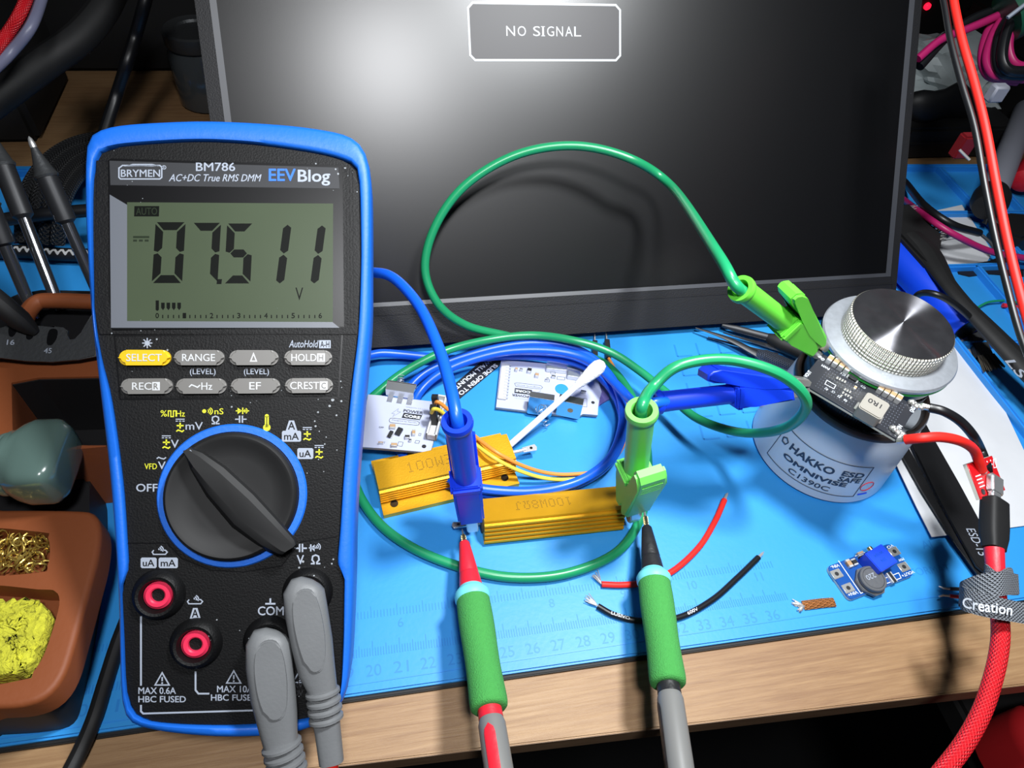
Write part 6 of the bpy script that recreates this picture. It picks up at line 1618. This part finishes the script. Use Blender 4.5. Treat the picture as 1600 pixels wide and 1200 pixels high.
for i in range(130):
    u = rng.rand(); p = np.array([1416 + 54 * u, 324 + 50 * u]) + rng.normal(0, 1.5, 2); a_ = onz(p[0], p[1], 1.5 + .7 * rng.rand()); e = onz(p[0] + 14 + 12 * rng.rand(), p[1] - 8 + 9 * rng.rand(), 1.4 + .9 * rng.rand()); mb.tube([a_, (a_ + e) / 2 + rng.normal(0, .03, 3), e], [.035, .03, .012], K['bristle'] if i % 3 else K['blackwire'], 4)
o = obj('bristles', mb, t, world=True, kind='stuff')
f = flat(1600, 572, 2.42, 1650, 625); mb = MB(); Tq(mb, f, 'LS', (1577, 563), (1600, 590), .62, K['print'], .02, .01); mb.v = [tuple(f.m() @ Vector(v)) for v in mb.v]; obj('lettering', mb, hd, world=True)
t = thing('flat_brush', 'small flat brush with grey metal ferrule and dark bristles, behind the paper corner', 'brush', onz(1530, 540, .3))
f = flat(1525, 540, .5, 1560, 575)
mb = MB(); mb.prism(L2(f, [(1512, 508), (1534, 512), (1553, 553), (1528, 556)]), -.3, 0, K['gunmetal'], .04, M=f.m()); obj('ferrule', mb, t, world=True)
mb = MB()
for i in range(70):
    u = rng.rand(); a_ = onz(1528 + 25 * u, 556 - 3 * u, .3 + .3 * rng.rand()); e = onz(1536 + 34 * u + 3 * rng.rand(), 578 - 7 * u + 4 * rng.rand(), .25 + .4 * rng.rand()); mb.tube([a_, e], [.05, .03], K['bristled'], 4)
obj('bristles', mb, t, world=True, kind='stuff')
# paper scrap
f = flat(1500, 370, .1, 1540, 372); mb = MB(); mb.prism(L2(f, [(1462, 329), (1503, 320), (1527, 357), (1551, 393), (1543, 408), (1505, 414), (1472, 419), (1467, 395), (1470, 360)]), -.04, .0, K['paper'], 0, M=f.m())
obj('paper_scrap', mb, None, 'torn white paper scrap on the mat behind the brush bristles', 'paper')
# wires at the right
K['magenta'] = mat('magenta insulation', (176, 30, 98), .42)
cable('magenta wire lying over the paper scrap, leaving at the right edge', [onz(1395, 300, .5), onz(1412, 312, .7), onz(1445, 337, 2.4), onz(1490, 366, 2.5), onz(1545, 392, 1.5), onz(1600, 403, 1.2), onz(1660, 410, 1)], .2, K['magenta'], 'wire', 'wire')
cable('glossy black wire lying over the paper scrap, above the magenta one', [onz(1395, 268, .5), onz(1415, 286, .7), onz(1445, 322, 2.4), onz(1488, 351, 2.5), onz(1530, 364, 1.5)], .24, K['blackwire'], 'wire', 'wire')
cable('thin grey probe wire hooked over the end of the glossy black wire', [onz(1530, 364, 1.5), onz(1548, 380, 1.2), onz(1556, 395, .8)], .1, K['darkgrey'], 'wire', 'wire')
cable('red half of the twin wire hanging down at the right edge', [at(1483, -60, 29), at(1490, 0, 28.5), at(1503, 62, 28), at(1522, 128, 27.5), at(1540, 200, 27), at(1557, 290, 26.5), at(1574, 375, 26), at(1592, 450, 25.5), at(1612, 520, 25), at(1640, 600, 24.5)], .17, K['red'], 'wire', 'wire')
cable('black half of the twin wire hanging down at the right edge', [at(1458, -60, 29), at(1474, 0, 28.5), at(1485, 62, 28), at(1502, 128, 27.5), at(1523, 200, 27), at(1539, 290, 26.5), at(1556, 375, 26), at(1574, 450, 25.5), at(1593, 520, 25), at(1622, 600, 24.5)], .13, K['blackwire'], 'wire', 'wire')
cable('thin black cable arching from behind the vise knob to the brush', [onz(1425, 470, 2.0), onz(1440, 458, 3.0), onz(1468, 462, 3.4), onz(1500, 482, 2.8), onz(1540, 520, 1.2)], .18, K['blackwire'])
cable('thin green wire on the blue tray right of the brush handle', [onz(1525, 482, .2), onz(1545, 472, .3), onz(1570, 470, .3), onz(1592, 473, .2)], .07, K['greencable'], 'wire', 'wire')
cable('stub of red wire on the blue tray right of the brush handle', [onz(1567, 477, .2), onz(1580, 479, .2), onz(1592, 481, .2)], .14, K['redtip'], 'wire', 'wire')
# tool with white tube and black ball cap
t = thing('white_tube', 'white plastic tube with a round black cap, leaning on the blue tray wall', 'tube', onz(1570, 260, 1))
A, B = onz(1548, 312, 1.6), onz(1604, 172, 2.4); d = nrm(B - A); f2 = Fr(A, np.cross(d, (0, 0, 1)), z=d); L = np.linalg.norm(B - A)
K['dullwhite'] = mat('dull white plastic', (150, 152, 164), .5)
mb = MB(); mb.lathe([(.7, .8), (.86, 1.0), (.86, L), (.8, L + .1)], K['dullwhite'], f2, 32); obj('tube', mb, t, world=True)
mb = MB(); mb.lathe([(.2, -1.3), (.9, -1.1), (1.15, -.4), (1.15, .3), (.95, .9), (.6, 1.2)], K['blackrub'], f2, 32); obj('cap', mb, t, world=True)
t = thing('black_clamp', 'black plastic clamp on the blue tray at the right edge below the white tube', 'clamp', onz(1580, 350, .3))
mb = MB(); f = flat(1585, 350, 1.2, 1620, 360); mb.prism(L2(f, [(1558, 345), (1575, 330), (1630, 335), (1640, 365), (1600, 372), (1565, 362)]), -1.2, 0, K['standblack'], .2, M=f.m()); obj('body', mb, t, world=True)
mb = MB(); mb.tube([onz(1560, 352, .8), onz(1545, 340, .9), onz(1538, 350, .5)], [.3, .3, .2], K['standblack'], 10); obj('jaw', mb, t, world=True)
t = thing('black_pad', 'flat black pad under the paper scrap on the mat', 'pad', onz(1530, 420, 0)); mb = MB(); mb.prism(xy([(1492, 415), (1545, 408), (1565, 400), (1600, 398), (1600, 432), (1545, 428), (1515, 432), (1498, 428)], .05), .0, .06, K['standblack'], .02); obj('pad', mb, t, world=True)
# gear in the dark, upper right
crate('power_supply', 'black power supply box with a lit red indicator, behind the monitor at right', 'power supply', 40, 62, 47, 60, -.35, 13, K['vblack'])
psu = bpy.data.objects['power_supply']
K['led'] = mat('red indicator light', (255, 20, 50), .4, emit=2.5)
mb = MB(); P = onp(1449, 10, (40, 46.9, 0), np.array([0, -1., 0])); mb.lathe([(.01, -.2), (.28, -.2), (.28, .1), (.2, .2), (.01, .25)], K['led'], Fr(P, (1, 0, 0), z=(0, -1, 0)), 20); obj('indicator', mb, psu, world=True, label='lit red indicator')
K['bag'] = mat('crumpled grey plastic bag', (186, 196, 198), .35, spec=.6, var=(30, .2), bump=(35, .5))
mb = MB(); c = onz(1462, 120, 2.5); bm = bmesh.new(); bmesh.ops.create_icosphere(bm, subdivisions=4, radius=1)
for v in bm.verts:
    k = 1 + .14 * math.sin(v.co.x * 5 + v.co.z * 7) + .10 * math.sin(v.co.y * 9 + v.co.x * 3) + .05 * rng.normal()
    v.co = Vector((c[0] + v.co.x * 4.4 * k, c[1] + v.co.y * 4.6 * k, max(-.3, c[2] + v.co.z * 2.8 * k)))
bm.verts.index_update(); mb.bm(bm, K['bag']); obj('plastic_bag', mb, None, 'crumpled grey plastic bag behind the twin wire, beside the monitor', 'bag', smooth=25)
mb = MB(); c = onz(1470, 165, 3.0); bm = bmesh.new(); bmesh.ops.create_icosphere(bm, subdivisions=3, radius=1)
for v in bm.verts: v.co = Vector((c[0] + v.co.x * 3.4 + v.co.y * .6, c[1] + v.co.y * 1.0 + .3 * math.sin(v.co.x * 4), max(-.3, c[2] + v.co.z * 1.5 + .2 * math.sin(v.co.x * 6))))
bm.verts.index_update(); mb.bm(bm, K['standblack']); obj('black_pouch', mb, None, 'dark crumpled pouch lying against the grey plastic bag', 'pouch', smooth=45)
crate('component_box', 'low black component box between the grey bag and the blue tray', 'box', 40.5, 50, 32.2, 36.5, -.35, 2.2, K['vblack'], .2)
crate('storage_bin', 'black storage bin behind the wire coil in the upper right corner', 'box', 52.5, 80, 34, 46, -.35, 6, K['vblack'], .2)
co_ = thing('wire_coil', 'taped coil of magenta and black wire in the upper right corner', 'wire coil', at(1585, 90, 40))
loops = [([(1434, 92), (1470, 62), (1510, 46), (1560, 24), (1580, 10)], K['magenta'], 38), ([(1566, 18), (1543, 50), (1534, 88), (1541, 115), (1560, 124), (1590, 128)], K['magenta'], 38.4), ([(1574, 18), (1552, 52), (1541, 90), (1549, 114), (1565, 121), (1600, 124)], K['magenta'], 38),
         ([(1588, 30), (1577, 62), (1579, 88), (1592, 102), (1620, 104)], K['magenta'], 37.6), ([(1436, 104), (1478, 58), (1520, 30), (1556, 16)], K['blackwire'], 38.5), ([(1580, 20), (1562, 55), (1557, 92), (1568, 114), (1600, 118)], K['blackwire'], 37.6), ([(1584, 22), (1570, 58), (1566, 92), (1578, 110), (1610, 112)], K['blackwire'], 37.2)]
for pts, m, d_ in loops:
    mb = MB(); mb.tube(spline([at(x, y, d_) for x, y in pts], 8), .22 if m is K['magenta'] else .28, m, 10); obj('strand', mb, co_, world=True, label='magenta strand' if m is K['magenta'] else 'black strand')
K['tapegreen'] = mat('dark green tape', (26, 84, 62), .4)
mb = MB(); mb.tube(spline([at(1572, 26, 37.4), at(1600, 12, 37.2), at(1650, -20, 37)], 6), 1.35, K['tapegreen'], 18); tp_ = obj('tape', mb, co_, world=True, label='dark green tape wrap')
mb = MB(); mb.tube([at(1574, 28, 36.0), at(1600, 8, 35.8), at(1640, -22, 35.6)], .1, K['print'], 6); obj('tape_stripe', mb, tp_, world=True, label='pale stripe on the tape')
K['darkred'] = mat('dark red plastic', (110, 14, 22), .5)
t = thing('red_connector', 'small dark red connector with a silver edge, left of the twin wire', 'connector', at(1512, 222, 40)); mb = MB(); q = at(1512, 218, 36); mb.box(q[0] - .45, q[0] + .45, q[1] - .3, q[1] + .3, q[2] - 1.0, q[2] + .3, K['darkred'], .1); obj('body', mb, t, world=True)
mb = MB(); mb.tube([at(1499, 234, 35), at(1515, 250, 35)], .07, K['tin'], 8); obj('edge', mb, t, world=True, label='silver edge')
mb = MB(); q = at(1562, 138, 37); mb.box(q[0] - .45, q[0] + .45, q[1] - .3, q[1] + .3, q[2] - .7, q[2] + .2, K['dullwhite'], .1, seg=1); obj('white_block', mb, None, 'small dull white block below the wire coil', 'block')
t = thing('red_tube', 'red plastic tube end at the right edge beside the white tube', 'tube', onz(1600, 262, 1)); A, B = onz(1597, 285, 1.3), onz(1650, 200, 1.4); d = nrm(B - A); mb = MB(); mb.lathe([(.5, 0), (.8, .2), (.8, 6)], K['redtip'], Fr(A, np.cross(d, (0, 0, 1)), z=d), 24); obj('tube', mb, t, world=True)
# red cushion far below the bench edge
K['redcloth'] = mat('red cloth', (206, 22, 30), .8)
t = thing('red_cushion', 'red cloth cushion in the dark below the bench, lower right corner', 'cushion', at(1590, 1140, 36)); c = at(1572, 1096, 34.5)
mb = MB(); softprism(mb, rrect(16, 9, 1.6, 6, c[0] + 8, c[1] - 4.6), c[2] - 4, c[2], K['redcloth'], 1.1, 90, 8); obj('cover', mb, t, world=True, smooth=80)
mb = MB(); mb.tube([np.array(c) + np.array([1.2, -9, .05]), np.array(c) + np.array([1.1, -4, .08]), np.array(c) + np.array([1.2, -.3, .02])], .18, K['redcloth'], 10); obj('piping', mb, t, world=True)
mb = MB(); mb.box(c[0] + .5, c[0] + 16, c[1] - 9.5, c[1] + 2, c[2] - 6, c[2] - 4, K['vblack'], .3); mb.box(c[0] + 4, c[0] + 8, c[1] - 7, c[1] - 3, -75, c[2] - 5.8, K['vblack'], .1); obj('stool_base', mb, t, world=True, label='black stool under the cushion')
# ================================================================ centimetres -> metres
_seen = set()
for o in list(SC.objects):
    if o.type in ('MESH', 'EMPTY'):
        o.location = o.location * 0.01
        if o.type == 'MESH' and o.data.name not in _seen:
            _seen.add(o.data.name)
            n = len(o.data.vertices); co = np.zeros(n * 3); o.data.vertices.foreach_get('co', co)
            o.data.vertices.foreach_set('co', co * 0.01); o.data.update()
